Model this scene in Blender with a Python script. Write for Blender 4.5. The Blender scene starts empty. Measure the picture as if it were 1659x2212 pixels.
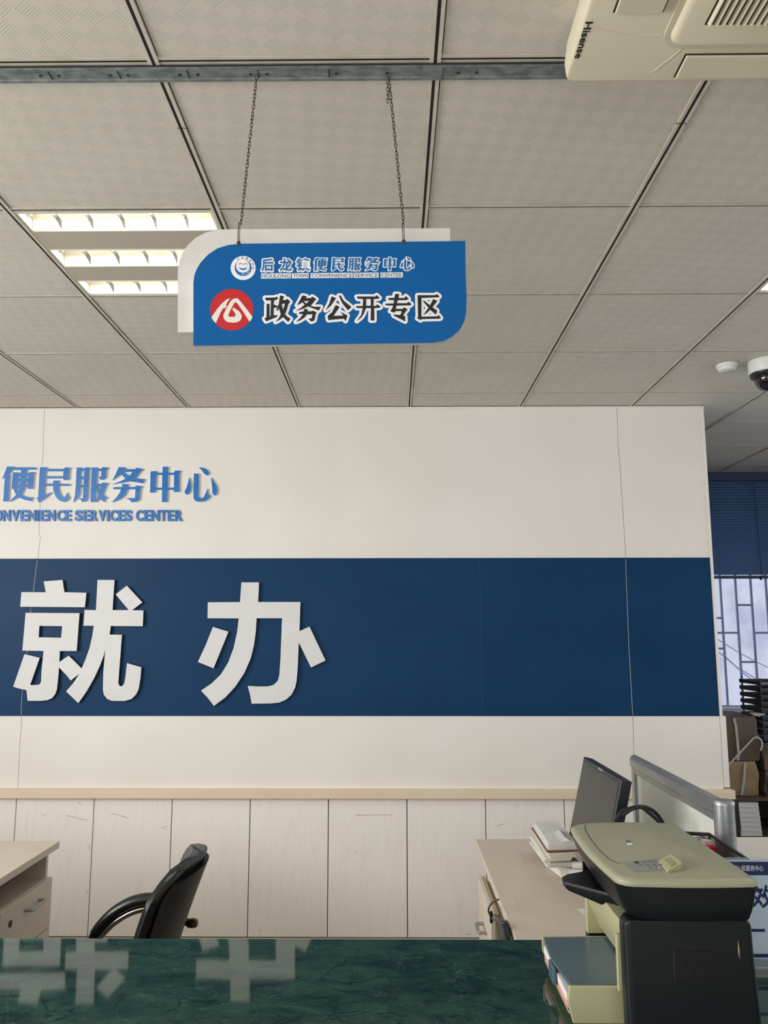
import bpy, bmesh, math, random
from mathutils import Vector, Matrix
from mathutils.geometry import tessellate_polygon
random.seed(7)
scene = bpy.context.scene
COL = scene.collection
R = math.radians

# ------------------------------------------------------------------ camera
FPX, PITCH, YAW, ROLL = 1719.0, 0.1485, -0.0099, -0.0008     # focal length in pixels of the 1659x2212 frame
CAM = Vector((0, 0, 1.55))
_f = Vector((math.sin(YAW)*math.cos(PITCH), math.cos(YAW)*math.cos(PITCH), math.sin(PITCH)))
_r0 = Vector((math.cos(YAW), -math.sin(YAW), 0)); _u0 = _r0.cross(_f)
_r = _r0*math.cos(ROLL) + _u0*math.sin(ROLL); _u = _u0*math.cos(ROLL) - _r0*math.sin(ROLL)
cd = bpy.data.cameras.new('camera'); cam = bpy.data.objects.new('camera', cd); COL.objects.link(cam)
cd.sensor_fit = 'VERTICAL'; cd.sensor_height = 24; cd.lens = 24*FPX/2212; cd.clip_start = .05
cam.matrix_world = Matrix(((_r.x, _u.x, -_f.x, CAM.x), (_r.y, _u.y, -_f.y, CAM.y), (_r.z, _u.z, -_f.z, CAM.z), (0, 0, 0, 1)))
scene.camera = cam

# ------------------------------------------------------------------ world, daylight, exposure
w = bpy.data.worlds.new('sky'); scene.world = w; w.use_nodes = True
w.node_tree.nodes['Background'].inputs[0].default_value = (.80, .85, 1.0, 1)
w.node_tree.nodes['Background'].inputs[1].default_value = 1.9
def area(name, loc, rot, sx, sy, power, col):
    l = bpy.data.lights.new(name, 'AREA'); l.shape = 'RECTANGLE'; l.size = sx; l.size_y = sy; l.energy = power; l.color = col
    o = bpy.data.objects.new(name, l); COL.objects.link(o); o.location = loc; o.rotation_euler = rot
    return o
# daylight entering by the windows of the left wall and of the wall behind the visitor
area('daylight_left', (-3.50, 0.60, 1.93), (0, R(-90), 0), 1.0, 3.4, 138, (1.0, .985, .97))
area('daylight_rear', (-.6, -3.40, 1.30), (R(90), 0, 0), 4.4, 2.3, 43, (1.0, .985, .97))
area('daylight_right', (3.50, 2.6, 1.65), (0, R(90), 0), 1.5, 3.0, 4, (.98, .985, 1.0))
vs = scene.view_settings
vs.view_transform = 'Standard'; vs.look = 'None'; vs.exposure = 0.0; vs.gamma = 1.0; vs.use_curve_mapping = False

# ------------------------------------------------------------------ helpers
def ray(px, py): return _f + _r*((px-829.5)/FPX) + _u*((1106-py)/FPX)
def onY(px, py, Y): d = ray(px, py); return CAM + d*(Y/d.y)
def onZ(px, py, Z): d = ray(px, py); return CAM + d*((Z-1.55)/d.z)
def onX(px, py, X): d = ray(px, py); return CAM + d*(X/d.x)
def V(*a): return Vector(a)

class MB:
    def __init__(s): s.v = []; s.f = []
    def add(s, vs, fs):
        n = len(s.v); s.v += [Vector(p) for p in vs]; s.f += [[i+n for i in f] for f in fs]; return s
    def box(s, x0, x1, y0, y1, z0, z1):
        return s.add([(x0,y0,z0),(x1,y0,z0),(x1,y1,z0),(x0,y1,z0),(x0,y0,z1),(x1,y0,z1),(x1,y1,z1),(x0,y1,z1)],
                     [(3,2,1,0),(4,5,6,7),(0,1,5,4),(1,2,6,5),(2,3,7,6),(3,0,4,7)])
    def hexa(s, a, b):      # two quads, joined
        return s.add(list(a)+list(b), [(3,2,1,0),(4,5,6,7),(0,1,5,4),(1,2,6,5),(2,3,7,6),(3,0,4,7)])
    def obox(s, c, ax, ay, az):
        c, ax, ay, az = map(Vector, (c, ax, ay, az))
        return s.hexa([c-ax-ay-az, c+ax-ay-az, c+ax+ay-az, c-ax+ay-az], [c-ax-ay+az, c+ax-ay+az, c+ax+ay+az, c-ax+ay+az])
    def prism(s, loops, d, back=True):
        loops = [[Vector(p) for p in l] for l in loops]; d = Vector(d)
        tris = tessellate_polygon(loops); flat = [p for l in loops for p in l]; n = len(flat)
        a0 = flat; nrm = Vector()
        for t in tris: nrm += (flat[t[1]]-flat[t[0]]).cross(flat[t[2]]-flat[t[0]])
        fl = nrm.dot(d) > 0     # front must look against d
        fs = [tuple(t[::-1]) if fl else tuple(t) for t in tris]
        vs_ = flat + [p+d for p in flat]
        if back: fs += [tuple(i+n for i in f[::-1]) for f in list(fs)]
        k = 0
        for l in loops:
            m = len(l)
            for i in range(m): fs.append((k+i, k+(i+1) % m, n+k+(i+1) % m, n+k+i))
            k += m
        return s.add(vs_, fs)
    def tube(s, path, r, n=8, closed=False, flat=None):
        path = [Vector(p) for p in path]; m = len(path); rings = []
        up = Vector((0, 0, 1))
        for i, p in enumerate(path):
            a = path[(i-1) % m] if closed or i else p; b = path[(i+1) % m] if closed or i < m-1 else p
            t = (b-a).normalized(); ref = up if abs(t.dot(up)) < .95 else Vector((1, 0, 0))
            x = t.cross(ref).normalized(); y = x.cross(t)
            rr = r[i] if isinstance(r, (list, tuple)) else r
            rings.append([p + x*(math.cos(2*math.pi*k/n)*rr) + y*(math.sin(2*math.pi*k/n)*rr*(flat or 1)) for k in range(n)])
        fs = []
        for i in range(m if closed else m-1):
            j = (i+1) % m
            for k in range(n): fs.append((i*n+k, j*n+k, j*n+(k+1) % n, i*n+(k+1) % n))
        if not closed: fs += [tuple(range(n)), tuple((m-1)*n+k for k in reversed(range(n)))]
        return s.add([p for q in rings for p in q], fs)
    def lathe(s, c, prof, n=24, axis='z', sx=1, sy=1):
        c = Vector(c); rings = []
        for r_, h in prof:
            for k in range(n):
                a = 2*math.pi*k/n; u, v_ = math.cos(a)*r_*sx, math.sin(a)*r_*sy
                rings.append(c + (Vector((u, v_, h)) if axis == 'z' else Vector((u, h, v_)) if axis == 'y' else Vector((h, u, v_))))
        fs = [(i*n+k, i*n+(k+1) % n, (i+1)*n+(k+1) % n, (i+1)*n+k) for i in range(len(prof)-1) for k in range(n)]
        fs += [tuple(reversed(range(n))), tuple((len(prof)-1)*n+k for k in range(n))]
        return s.add(rings, fs)
    def loft(s, rings, caps=True):
        n = len(rings[0]); m = len(rings)
        fs = [(i*n+k, i*n+(k+1) % n, (i+1)*n+(k+1) % n, (i+1)*n+k) for i in range(m-1) for k in range(n)]
        if caps: fs += [tuple(reversed(range(n))), tuple((m-1)*n+k for k in range(n))]
        return s.add([p for q in rings for p in q], fs)
    def build(s, name, mat, parent=None, bevel=0, seg=2, smooth=False, label=None, cat=None, group=None, kind=None, base=None, angle=48):
        parent_ok = base is None
        if parent is None:
            if base is None:
                xs = [p.x for p in s.v]; ys = [p.y for p in s.v]; zs = [p.z for p in s.v]
                base = Vector(((min(xs)+max(xs))/2, (min(ys)+max(ys))/2, min(zs)))
            L = Vector(base)
        else: L = WL[parent.name]
        me = bpy.data.meshes.new(name)
        me.from_pydata([tuple(p-L) for p in s.v], [], s.f)
        bm = bmesh.new(); bm.from_mesh(me); bmesh.ops.recalc_face_normals(bm, faces=bm.faces)
        if bevel:
            bmesh.ops.remove_doubles(bm, verts=bm.verts, dist=1e-5)
            es = [e for e in bm.edges if len(e.link_faces) == 2 and e.calc_face_angle(0) > R(30)]
            bmesh.ops.bevel(bm, geom=es, offset=bevel, segments=seg, affect='EDGES', clamp_overlap=True, profile=.5)
        bm.to_mesh(me); bm.free()
        if smooth or (bevel and seg > 1 and parent_ok):
            for p in me.polygons: p.use_smooth = True
            me.set_sharp_from_angle(angle=R(angle))
        me.materials.append(mat)
        o = bpy.data.objects.new(name, me); COL.objects.link(o)
        if parent is None: o.location = L
        else: o.parent = parent
        if bevel and seg > 1 and parent_ok:
            wn = o.modifiers.new('weighted_normals', 'WEIGHTED_NORMAL'); wn.weight = 100; wn.keep_sharp = True
        WL[o.name] = L
        tag(o, label, cat, group, kind)
        return o
WL = {}
def smooth_path(P, n=4):        # rounded course through the given points
    P = [Vector(p) for p in P]; out = []
    for i in range(len(P)-1):
        a, b, c, d = P[max(i-1, 0)], P[i], P[i+1], P[min(i+2, len(P)-1)]
        for k in range(n):
            t = k/n; out.append(.5*((2*b)+(c-a)*t+(2*a-5*b+4*c-d)*t*t+(3*b-a-3*c+d)*t**3))
    return out+[P[-1]]
def tag(o, label=None, cat=None, group=None, kind=None):
    if label: o['label'] = label
    if cat: o['category'] = cat
    if group: o['group'] = group
    if kind: o['kind'] = kind
    return o
def thing(name, loc, label, cat, group=None):
    o = bpy.data.objects.new(name, None); COL.objects.link(o); o.location = loc; o.empty_display_size = .1
    WL[o.name] = Vector(loc); return tag(o, label, cat, group)
def put(name, me, parent, loc):          # a repeat of a piece that shares its mesh
    o = bpy.data.objects.new(name, me); COL.objects.link(o)
    o.parent = parent; o.location = Vector(loc)-WL[parent.name]; WL[o.name] = Vector(loc)
    return o
def mesh_of(mb, name, mat, bevel=0):
    o = mb.build(name, mat, None, bevel, base=(0, 0, 0)); me = o.data; bpy.data.objects.remove(o); return me

# ------------------------------------------------------------------ materials
def lin(c):
    return tuple((x/12.92 if x <= .04045 else ((x+.055)/1.055)**2.4) for x in [v/255 for v in c]) + (1,)
def mat(name, c, rough=.6, metal=0, c2=None, scale=8, stretch=(1, 1, 1), bump=0, bscale=60, spec=.5, detail=4, coat=0, lo=.35, hi=.7):
    m = bpy.data.materials.new(name); m.use_nodes = True; nt = m.node_tree; b = nt.nodes['Principled BSDF']
    b.inputs['Base Color'].default_value = lin(c); b.inputs['Roughness'].default_value = rough; b.inputs['Metallic'].default_value = metal
    b.inputs['Specular IOR Level'].default_value = spec; b.inputs['Coat Weight'].default_value = coat
    tc = nt.nodes.new('ShaderNodeTexCoord'); mp = nt.nodes.new('ShaderNodeMapping'); mp.inputs['Scale'].default_value = stretch
    nt.links.new(tc.outputs['Object'], mp.inputs[0])
    if c2 is None: c2 = tuple(max(0, v-4) for v in c)
    n = nt.nodes.new('ShaderNodeTexNoise'); n.inputs['Scale'].default_value = scale; n.inputs['Detail'].default_value = detail
    nt.links.new(mp.outputs[0], n.inputs['Vector'])
    r = nt.nodes.new('ShaderNodeValToRGB'); r.color_ramp.elements[0].position = lo; r.color_ramp.elements[1].position = hi
    r.color_ramp.elements[0].color = lin(c); r.color_ramp.elements[1].color = lin(c2)
    nt.links.new(n.outputs['Fac'], r.inputs[0]); nt.links.new(r.outputs[0], b.inputs['Base Color'])
    if bump:
        n2 = nt.nodes.new('ShaderNodeTexNoise'); n2.inputs['Scale'].default_value = bscale
        nt.links.new(mp.outputs[0], n2.inputs['Vector'])
        bp = nt.nodes.new('ShaderNodeBump'); bp.inputs['Strength'].default_value = bump; bp.inputs['Distance'].default_value = .003
        nt.links.new(n2.outputs['Fac'], bp.inputs['Height']); nt.links.new(bp.outputs[0], b.inputs['Normal'])
    return m
def emit(name, c, s):
    m = bpy.data.materials.new(name); m.use_nodes = True; nt = m.node_tree; nt.nodes.remove(nt.nodes['Principled BSDF'])
    e = nt.nodes.new('ShaderNodeEmission'); e.inputs[0].default_value = lin(c); e.inputs[1].default_value = s
    nt.links.new(e.outputs[0], nt.nodes['Material Output'].inputs[0]); return m
def glass(name, c, rough=.0, alpha=.15):
    m = bpy.data.materials.new(name); m.use_nodes = True; nt = m.node_tree; b = nt.nodes['Principled BSDF']
    b.inputs['Base Color'].default_value = lin(c); b.inputs['Roughness'].default_value = rough; b.inputs['Alpha'].default_value = alpha
    return m
def math_n(nt, op, a, b=None):
    n = nt.nodes.new('ShaderNodeMath'); n.operation = op
    for i, x in enumerate((a, b)):
        if x is None: continue
        if isinstance(x, (int, float)): n.inputs[i].default_value = x
        else: nt.links.new(x, n.inputs[i])
    return n.outputs[0]
def tile_mat():
    # pressed basket-weave relief: small diagonal cells, ribbed one way or the other
    m = mat('ceiling_tile_vinyl', (206, 200, 187), .55, c2=(200, 194, 181), scale=3)
    nt = m.node_tree; b = nt.nodes['Principled BSDF']
    tc = nt.nodes.new('ShaderNodeTexCoord'); mp = nt.nodes.new('ShaderNodeMapping')
    mp.inputs['Rotation'].default_value = (0, 0, R(38)); nt.links.new(tc.outputs['Object'], mp.inputs[0])
    ck = nt.nodes.new('ShaderNodeTexChecker'); ck.inputs['Scale'].default_value = 24; nt.links.new(mp.outputs[0], ck.inputs['Vector'])
    sp = nt.nodes.new('ShaderNodeSeparateXYZ'); nt.links.new(mp.outputs[0], sp.inputs[0])
    sx = math_n(nt, 'SINE', math_n(nt, 'MULTIPLY', sp.outputs[0], 1100)); sy = math_n(nt, 'SINE', math_n(nt, 'MULTIPLY', sp.outputs[1], 1100))
    mx = nt.nodes.new('ShaderNodeMix'); nt.links.new(ck.outputs['Fac'], mx.inputs[0]); nt.links.new(sx, mx.inputs[2]); nt.links.new(sy, mx.inputs[3])
    bp = nt.nodes.new('ShaderNodeBump'); bp.inputs['Strength'].default_value = .14; bp.inputs['Distance'].default_value = .001
    nt.links.new(mx.outputs[0], bp.inputs['Height']); nt.links.new(bp.outputs[0], b.inputs['Normal'])
    old = b.inputs['Base Color'].links[0].from_socket
    mc = nt.nodes.new('ShaderNodeMix'); mc.data_type = 'RGBA'; mc.blend_type = 'MULTIPLY'
    nt.links.new(math_n(nt, 'MULTIPLY', ck.outputs['Fac'], 1.0), mc.inputs[0]); nt.links.new(old, mc.inputs[6]); mc.inputs[7].default_value = (.935, .955, .955, 1)
    nt.links.new(mc.outputs[2], b.inputs['Base Color'])
    return m
def wood_mat(name, c, c2, axis='z', rough=.5, s=1.0):
    m = bpy.data.materials.new(name); m.use_nodes = True; nt = m.node_tree; b = nt.nodes['Principled BSDF']; b.inputs['Roughness'].default_value = rough
    tc = nt.nodes.new('ShaderNodeTexCoord'); mp = nt.nodes.new('ShaderNodeMapping')
    mp.inputs['Scale'].default_value = {'z': (7*s, 7*s, .55*s), 'y': (7*s, .55*s, 7*s), 'x': (.55*s, 7*s, 7*s)}[axis]
    oi = nt.nodes.new('ShaderNodeObjectInfo'); ad = nt.nodes.new('ShaderNodeVectorMath'); ad.operation = 'ADD'
    nt.links.new(tc.outputs['Object'], mp.inputs[0]); nt.links.new(mp.outputs[0], ad.inputs[0])
    rv = nt.nodes.new('ShaderNodeCombineXYZ'); k = math_n(nt, 'MULTIPLY', oi.outputs['Random'], 40)
    for i in range(3): nt.links.new(k, rv.inputs[i])
    nt.links.new(rv.outputs[0], ad.inputs[1])
    n = nt.nodes.new('ShaderNodeTexNoise'); n.inputs['Scale'].default_value = 1.2; n.inputs['Detail'].default_value = 2; n.inputs['Distortion'].default_value = .5
    nt.links.new(ad.outputs[0], n.inputs['Vector'])
    rings = math_n(nt, 'FRACT', math_n(nt, 'MULTIPLY', n.outputs['Fac'], 14))
    tri = math_n(nt, 'ABSOLUTE', math_n(nt, 'SUBTRACT', rings, .5))
    n2 = nt.nodes.new('ShaderNodeTexNoise'); n2.inputs['Scale'].default_value = 16; n2.inputs['Detail'].default_value = 3; nt.links.new(ad.outputs[0], n2.inputs['Vector'])
    fac = math_n(nt, 'ADD', math_n(nt, 'MULTIPLY', math_n(nt, 'POWER', math_n(nt, 'MULTIPLY', tri, 2), 4), .5), math_n(nt, 'MULTIPLY', n2.outputs['Fac'], .5))
    mx = nt.nodes.new('ShaderNodeMix'); mx.data_type = 'RGBA'; mx.inputs[6].default_value = lin(c); mx.inputs[7].default_value = lin(c2)
    nt.links.new(fac, mx.inputs[0]); nt.links.new(mx.outputs[2], b.inputs['Base Color'])
    return m
def marble_mat():
    m = bpy.data.materials.new('green_marble'); m.use_nodes = True; nt = m.node_tree; b = nt.nodes['Principled BSDF']
    b.inputs['Roughness'].default_value = .045; b.inputs['IOR'].default_value = 1.5
    tc = nt.nodes.new('ShaderNodeTexCoord')
    def noise(sc, det, dist, off=0):
        mp = nt.nodes.new('ShaderNodeMapping'); mp.inputs['Location'].default_value = (off, off, off); mp.inputs['Rotation'].default_value = (0, 0, R(25))
        mp.inputs['Scale'].default_value = (1, 1.5, 1)
        nt.links.new(tc.outputs['Object'], mp.inputs[0])
        n = nt.nodes.new('ShaderNodeTexNoise'); n.inputs['Scale'].default_value = sc; n.inputs['Detail'].default_value = det; n.inputs['Distortion'].default_value = dist
        nt.links.new(mp.outputs[0], n.inputs['Vector']); return n.outputs['Fac']
    def vein(f, wdt):
        a = math_n(nt, 'ABSOLUTE', math_n(nt, 'SUBTRACT', f, .5)); n = nt.nodes.new('ShaderNodeMapRange')
        n.inputs['From Min'].default_value = 0; n.inputs['From Max'].default_value = wdt; n.inputs['To Min'].default_value = 1; n.inputs['To Max'].default_value = 0
        nt.links.new(a, n.inputs[0]); return n.outputs[0]
    r = nt.nodes.new('ShaderNodeValToRGB'); r.color_ramp.elements[0].position = .3; r.color_ramp.elements[1].position = .72
    r.color_ramp.elements[0].color = lin((14, 36, 31)); r.color_ramp.elements[1].color = lin((60, 88, 72))
    nt.links.new(math_n(nt, 'ADD', math_n(nt, 'MULTIPLY', noise(7, 10, 1.0), .62), math_n(nt, 'MULTIPLY', noise(38, 8, .8, 5.7), .38)), r.inputs[0])
    m1 = nt.nodes.new('ShaderNodeMix'); m1.data_type = 'RGBA'; nt.links.new(r.outputs[0], m1.inputs[6]); m1.inputs[7].default_value = lin((84, 108, 94))
    nt.links.new(math_n(nt, 'MULTIPLY', vein(noise(9, 12, .8, 3.3), .007), .45), m1.inputs[0])
    m2 = nt.nodes.new('ShaderNodeMix'); m2.data_type = 'RGBA'; nt.links.new(m1.outputs[2], m2.inputs[6]); m2.inputs[7].default_value = lin((12, 34, 32))
    nt.links.new(math_n(nt, 'MULTIPLY', vein(noise(4.5, 12, .7, 8.1), .014), .75), m2.inputs[0])
    nt.links.new(m2.outputs[2], b.inputs['Base Color'])
    return m
M = {}
M['wall'] = mat('wall_paint', (232, 228, 219), .55, c2=(226, 221, 211), scale=2.2)
M['plaster'] = mat('plain_plaster', (214, 210, 200), .7)
M['blue_band'] = mat('blue_paint', (6, 56, 93), .45, c2=(5, 51, 87), scale=2.5, spec=.15)
M['core'] = mat('wall_core', (120, 112, 100), .9)
M['tile'] = tile_mat()
M['tbar'] = mat('grid_enamel', (206, 200, 184), .45, c2=(190, 182, 164), scale=14)
M['black_gap'] = mat('groove_black', (14, 12, 10), .8)
M['plenum'] = mat('plenum_dark', (60, 58, 54), .9)
M['floor'] = mat('floor_tile', (186, 178, 166), .3, c2=(176, 168, 156), scale=5)
M['wood_white'] = wood_mat('white_ash_board', (243, 238, 230), (234, 228, 218), 'z')
M['ledge'] = mat('beige_edge', (226, 208, 182), .5, c2=(222, 202, 174), scale=4)
M['desk'] = wood_mat('pale_desk_board', (212, 200, 183), (202, 189, 172), 'y', s=1.8)
M['desk_edge'] = mat('desk_edge', (176, 154, 122), .6)
M['marble'] = marble_mat()
M['galv'] = mat('galvanised_steel', (130, 138, 135), .42, .25, c2=(100, 109, 110), scale=34, stretch=(1, 1.6, 1), bump=.35, bscale=60, lo=.4, hi=.62)
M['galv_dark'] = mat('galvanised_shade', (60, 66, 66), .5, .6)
M['sign_blue'] = mat('sign_blue', (6, 92, 158), .42, c2=(6, 88, 152), scale=3, spec=.2)
M['sign_white'] = mat('sign_white', (214, 211, 205), .5, c2=(206, 202, 194), scale=12)
M['print_white'] = mat('print_white', (236, 238, 238), .45)
M['print_black'] = mat('print_black', (18, 18, 17), .5)
M['print_red'] = mat('print_red', (196, 26, 32), .45)
M['print_cream'] = mat('print_cream', (232, 228, 214), .45)
M['print_greyblue'] = mat('print_greyblue', (96, 112, 128), .5)
M['smile_blue'] = mat('smile_blue', (16, 104, 166), .45)
M['letter_white'] = mat('letter_white', (216, 216, 213), .5)
M['letter_side'] = mat('letter_shaded_side', (58, 62, 66), .7)  # side faces in shadow: the shade is put into this dark colour
M['letter_blue'] = mat('letter_blue_acrylic', (14, 118, 190), .2, c2=(10, 98, 176), scale=18, coat=.3)
M['letter_clear'] = mat('letter_pale_rim', (232, 234, 234), .35)
M['steel_wire'] = mat('steel_wire', (84, 78, 68), .4, .8, c2=(52, 46, 38), scale=90)
M['rust'] = mat('rusty_spot', (92, 60, 34), .8)
M['ac'] = mat('ac_plastic', (212, 204, 178), .42, c2=(206, 197, 170), scale=4)
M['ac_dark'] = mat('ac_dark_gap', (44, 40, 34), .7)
M['lamp_white'] = mat('lamp_enamel', (240, 236, 220), .25, c2=(232, 226, 206), scale=10)
M['tube'] = emit('fluorescent_tube', (255, 250, 236), 3.5)
M['fin'] = mat('louver_darkened', (52, 48, 40), .4, .2)  # white fins darkened: shadow and dirt lines put into the colour
M['perf'] = None
M['white_plastic'] = mat('white_plastic', (226, 226, 222), .4)
M['black_plastic'] = mat('black_plastic', (26, 27, 29), .38)
M['dome'] = mat('dome_smoke', (14, 14, 15), .06, coat=.5)
M['lens'] = mat('lens_glint', (150, 152, 156), .15, .6)
M['blind'] = mat('blind_slat_blue', (84, 116, 162), .5, c2=(78, 108, 152), scale=3)
M['blind_dark'] = mat('blind_rail_blue', (48, 68, 102), .5)
M['bars'] = mat('painted_bars', (138, 146, 180), .6)
M['outside'] = mat('outside_plaster', (212, 213, 220), .9, c2=(172, 176, 192), scale=2.6, detail=9, lo=.46, hi=.66)
M['frame_white'] = mat('window_frame_white', (214, 216, 220), .5)
M['pane'] = glass('window_pane', (225, 232, 245), .05, .06)
M['leather'] = mat('black_leatherette', (24, 25, 27), .3, bump=.15, bscale=220)
M['leather_rear'] = mat('black_shell', (13, 12, 12), .45)
M['chrome'] = mat('chrome', (196, 190, 178), .18, 1.0)
M['brass'] = mat('bronze_cap', (104, 90, 58), .25, 1.0)
M['alu'] = mat('brushed_aluminium', (170, 172, 172), .38, .75, c2=(154, 157, 158), scale=6, stretch=(1, 1, 20))
M['divider'] = mat('grey_panel', (222, 225, 214), .35)
M['mon'] = mat('monitor_black', (28, 30, 34), .35)
M['screen'] = mat('screen_off', (34, 32, 31), .3)
M['silver_print'] = mat('silver_print', (150, 152, 156), .4)
M['pr_beige'] = mat('printer_beige', (176, 172, 132), .42, c2=(171, 167, 127), scale=5)
M['pr_lid'] = mat('printer_lid', (160, 160, 133), .42, c2=(156, 156, 129), scale=6)
M['pr_dark'] = mat('printer_charcoal', (22, 26, 28), .36, c2=(20, 24, 26), scale=6, spec=.25)
M['pr_black'] = mat('printer_black', (17, 18, 19), .36, spec=.35)
M['pr_cover'] = mat('printer_tray_cover', (78, 100, 110), .28)
M['pr_keys'] = mat('printer_key_film', (150, 150, 138), .4, c2=(140, 140, 130), scale=30)
M['lcd'] = mat('lcd_grey', (150, 148, 116), .3)
M['paper'] = mat('paper_white', (226, 226, 222), .8, c2=(216, 215, 209), scale=20)
M['paper_cream'] = mat('paper_cream', (222, 214, 196), .8)
M['paper_pink'] = mat('paper_pink', (232, 150, 146), .8)
M['brown_clip'] = mat('brown_board', (126, 82, 62), .6)
M['kraft_dark'] = mat('kraft_dark', (98, 84, 68), .65, c2=(80, 68, 56), scale=6, bump=.5, bscale=14)
M['kraft'] = mat('kraft_tan', (150, 130, 94), .65, c2=(136, 116, 82), scale=6, bump=.5, bscale=12)
M['strap'] = mat('strap_white', (176, 174, 172), .5)
M['cabinet_dark'] = mat('dark_cabinet', (84, 66, 54), .5, c2=(70, 54, 44), scale=5, stretch=(8, 8, 1))
M['book_white'] = mat('booklet_white', (224, 226, 220), .7)
M['sheet'] = mat('card_pale_blue', (196, 214, 228), .4)
M['navy'] = mat('print_navy', (26, 40, 98), .45)
M['acrylic'] = glass('clear_acrylic', (214, 226, 228), .04, .25)
M['red_pack'] = mat('red_packet', (200, 36, 44), .5)
def perf_mat():
    m = mat('perforated_sheet', (214, 206, 186), .5); nt = m.node_tree; b = nt.nodes['Principled BSDF']
    tc = nt.nodes.new('ShaderNodeTexCoord'); mp = nt.nodes.new('ShaderNodeMapping'); mp.inputs['Rotation'].default_value = (0, 0, R(45)); nt.links.new(tc.outputs['Object'], mp.inputs[0])
    vo = nt.nodes.new('ShaderNodeTexVoronoi'); vo.inputs['Scale'].default_value = 210; vo.inputs['Randomness'].default_value = 0; nt.links.new(mp.outputs[0], vo.inputs['Vector'])
    gt = math_n(nt, 'LESS_THAN', vo.outputs['Distance'], .33)
    old = b.inputs['Base Color'].links[0].from_socket
    mx = nt.nodes.new('ShaderNodeMix'); mx.data_type = 'RGBA'; nt.links.new(gt, mx.inputs[0]); nt.links.new(old, mx.inputs[6]); mx.inputs[7].default_value = lin((92, 84, 66))
    nt.links.new(mx.outputs[2], b.inputs['Base Color']); return m
M['perf'] = perf_mat()

# ------------------------------------------------------------------ glyphs
def shape(px, py, sc, loops):  # outlines read off an enlarged view of the lettering: origin, enlargement, outlines
    return [[[(px+x/sc, py+y/sc) for x, y in l] for l in grp] for grp in loops]
G = {}
G['就'] = shape(10, 1240, 5.184, [
 [[(437,82),(648,66),(668,203),(915,210),(898,372),(174,366),(188,202),(460,204)]],
 [[(235,434),(838,438),(806,862),(618,862),(612,985),(716,915),(775,970),(862,1058),(900,970),(950,830),(980,700),(998,580),(882,578),(895,402),(1022,404),(1040,66),(1230,66),(1208,404),(1390,404),(1243,228),(1368,130),(1542,318),(1428,404),(1554,408),(1546,584),(1188,582),(1175,678),(1313,680),(1275,1180),(1272,1220),(1285,1250),(1305,1258),(1325,1248),(1340,1220),(1352,1160),(1360,1080),(1370,998),(1530,1044),(1520,1170),(1500,1290),(1470,1350),(1420,1400),(1340,1422),(1200,1420),(1150,1400),(1110,1350),(1100,1290),(1105,1100),(1127,840),(1110,910),(1070,1020),(1000,1170),(920,1310),(825,1446),(688,1314),(770,1220),(835,1118),(740,1192),(690,1130),(608,1045),(600,1150),(585,1290),(565,1345),(530,1390),(480,1412),(400,1420),(258,1420),(243,1298),(170,1285),(95,1262),(222,897),(392,938),(285,1243),(365,1243),(395,1232),(408,1205),(412,1100),(436,862),(198,858)],
  [(388,580),(645,584),(632,714),(380,708)]]])
G['办'] = shape(410, 1240, 5.184, [
 [[(578,93),(775,93),(765,313),(1238,313),(1228,640),(1340,588),(1435,790),(1520,968),(1357,1047),(1220,765),(1208,1050),(1195,1200),(1180,1270),(1140,1350),(1080,1405),(1000,1440),(900,1450),(693,1452),(672,1340),(648,1252),(760,1260),(880,1258),(940,1240),(985,1195),(1003,1130),(1015,950),(1033,495),(748,495),(738,650),(718,800),(680,950),(610,1110),(510,1260),(400,1380),(270,1477),(200,1385),(125,1306),(250,1220),(350,1120),(430,990),(490,830),(530,650),(548,497),(198,495),(202,316),(562,314)]],
 [[(258,592),(432,646),(350,850),(265,1056),(180,1020),(90,985),(180,790)]]])
G['便'] = shape(0, 1000, 10.369, [
 [[(155,80),(310,78),(325,97),(800,97),(798,148),(590,152),(588,225),(640,230),(680,197),(790,212),(760,250),(735,578),(620,578),(610,545),(560,542),(490,712),(560,748),(640,765),(745,772),(712,805),(700,858),(560,830),(480,800),(405,772),(235,860),(214,858),(355,718),(300,590),(260,575),(285,210),(420,212),(440,230),(468,225),(470,155),(275,155),(240,200),(195,255),(215,265),(188,860),(70,860),(105,320),(40,350),(75,290),(110,200)],
  [(400,290),(455,290),(452,352),(398,352)], [(580,290),(632,290),(628,352),(576,352)], [(390,418),(444,418),(440,485),(386,485)], [(570,418),(622,418),(618,485),(565,485)], [(345,588),(428,548),(402,642)]]])
G['民'] = shape(0, 1000, 10.369, [
 [[(893,95),(1040,95),(1045,130),(1430,132),(1465,95),(1590,108),(1555,140),(1540,380),(1415,380),(1412,342),(1010,345),(1005,462),(1185,465),(1190,395),(1320,390),(1312,465),(1565,468),(1560,515),(1310,515),(1315,600),(1350,700),(1390,750),(1440,775),(1510,660),(1515,720),(1555,770),(1520,830),(1470,865),(1420,872),(1340,850),(1270,790),(1220,700),(1190,600),(1185,515),(998,515),(988,705),(1080,680),(1160,650),(1060,760),(960,830),(865,885),(815,780),(848,770)],
  [(1020,185),(1420,185),(1412,295),(1015,295)]]])
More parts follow.
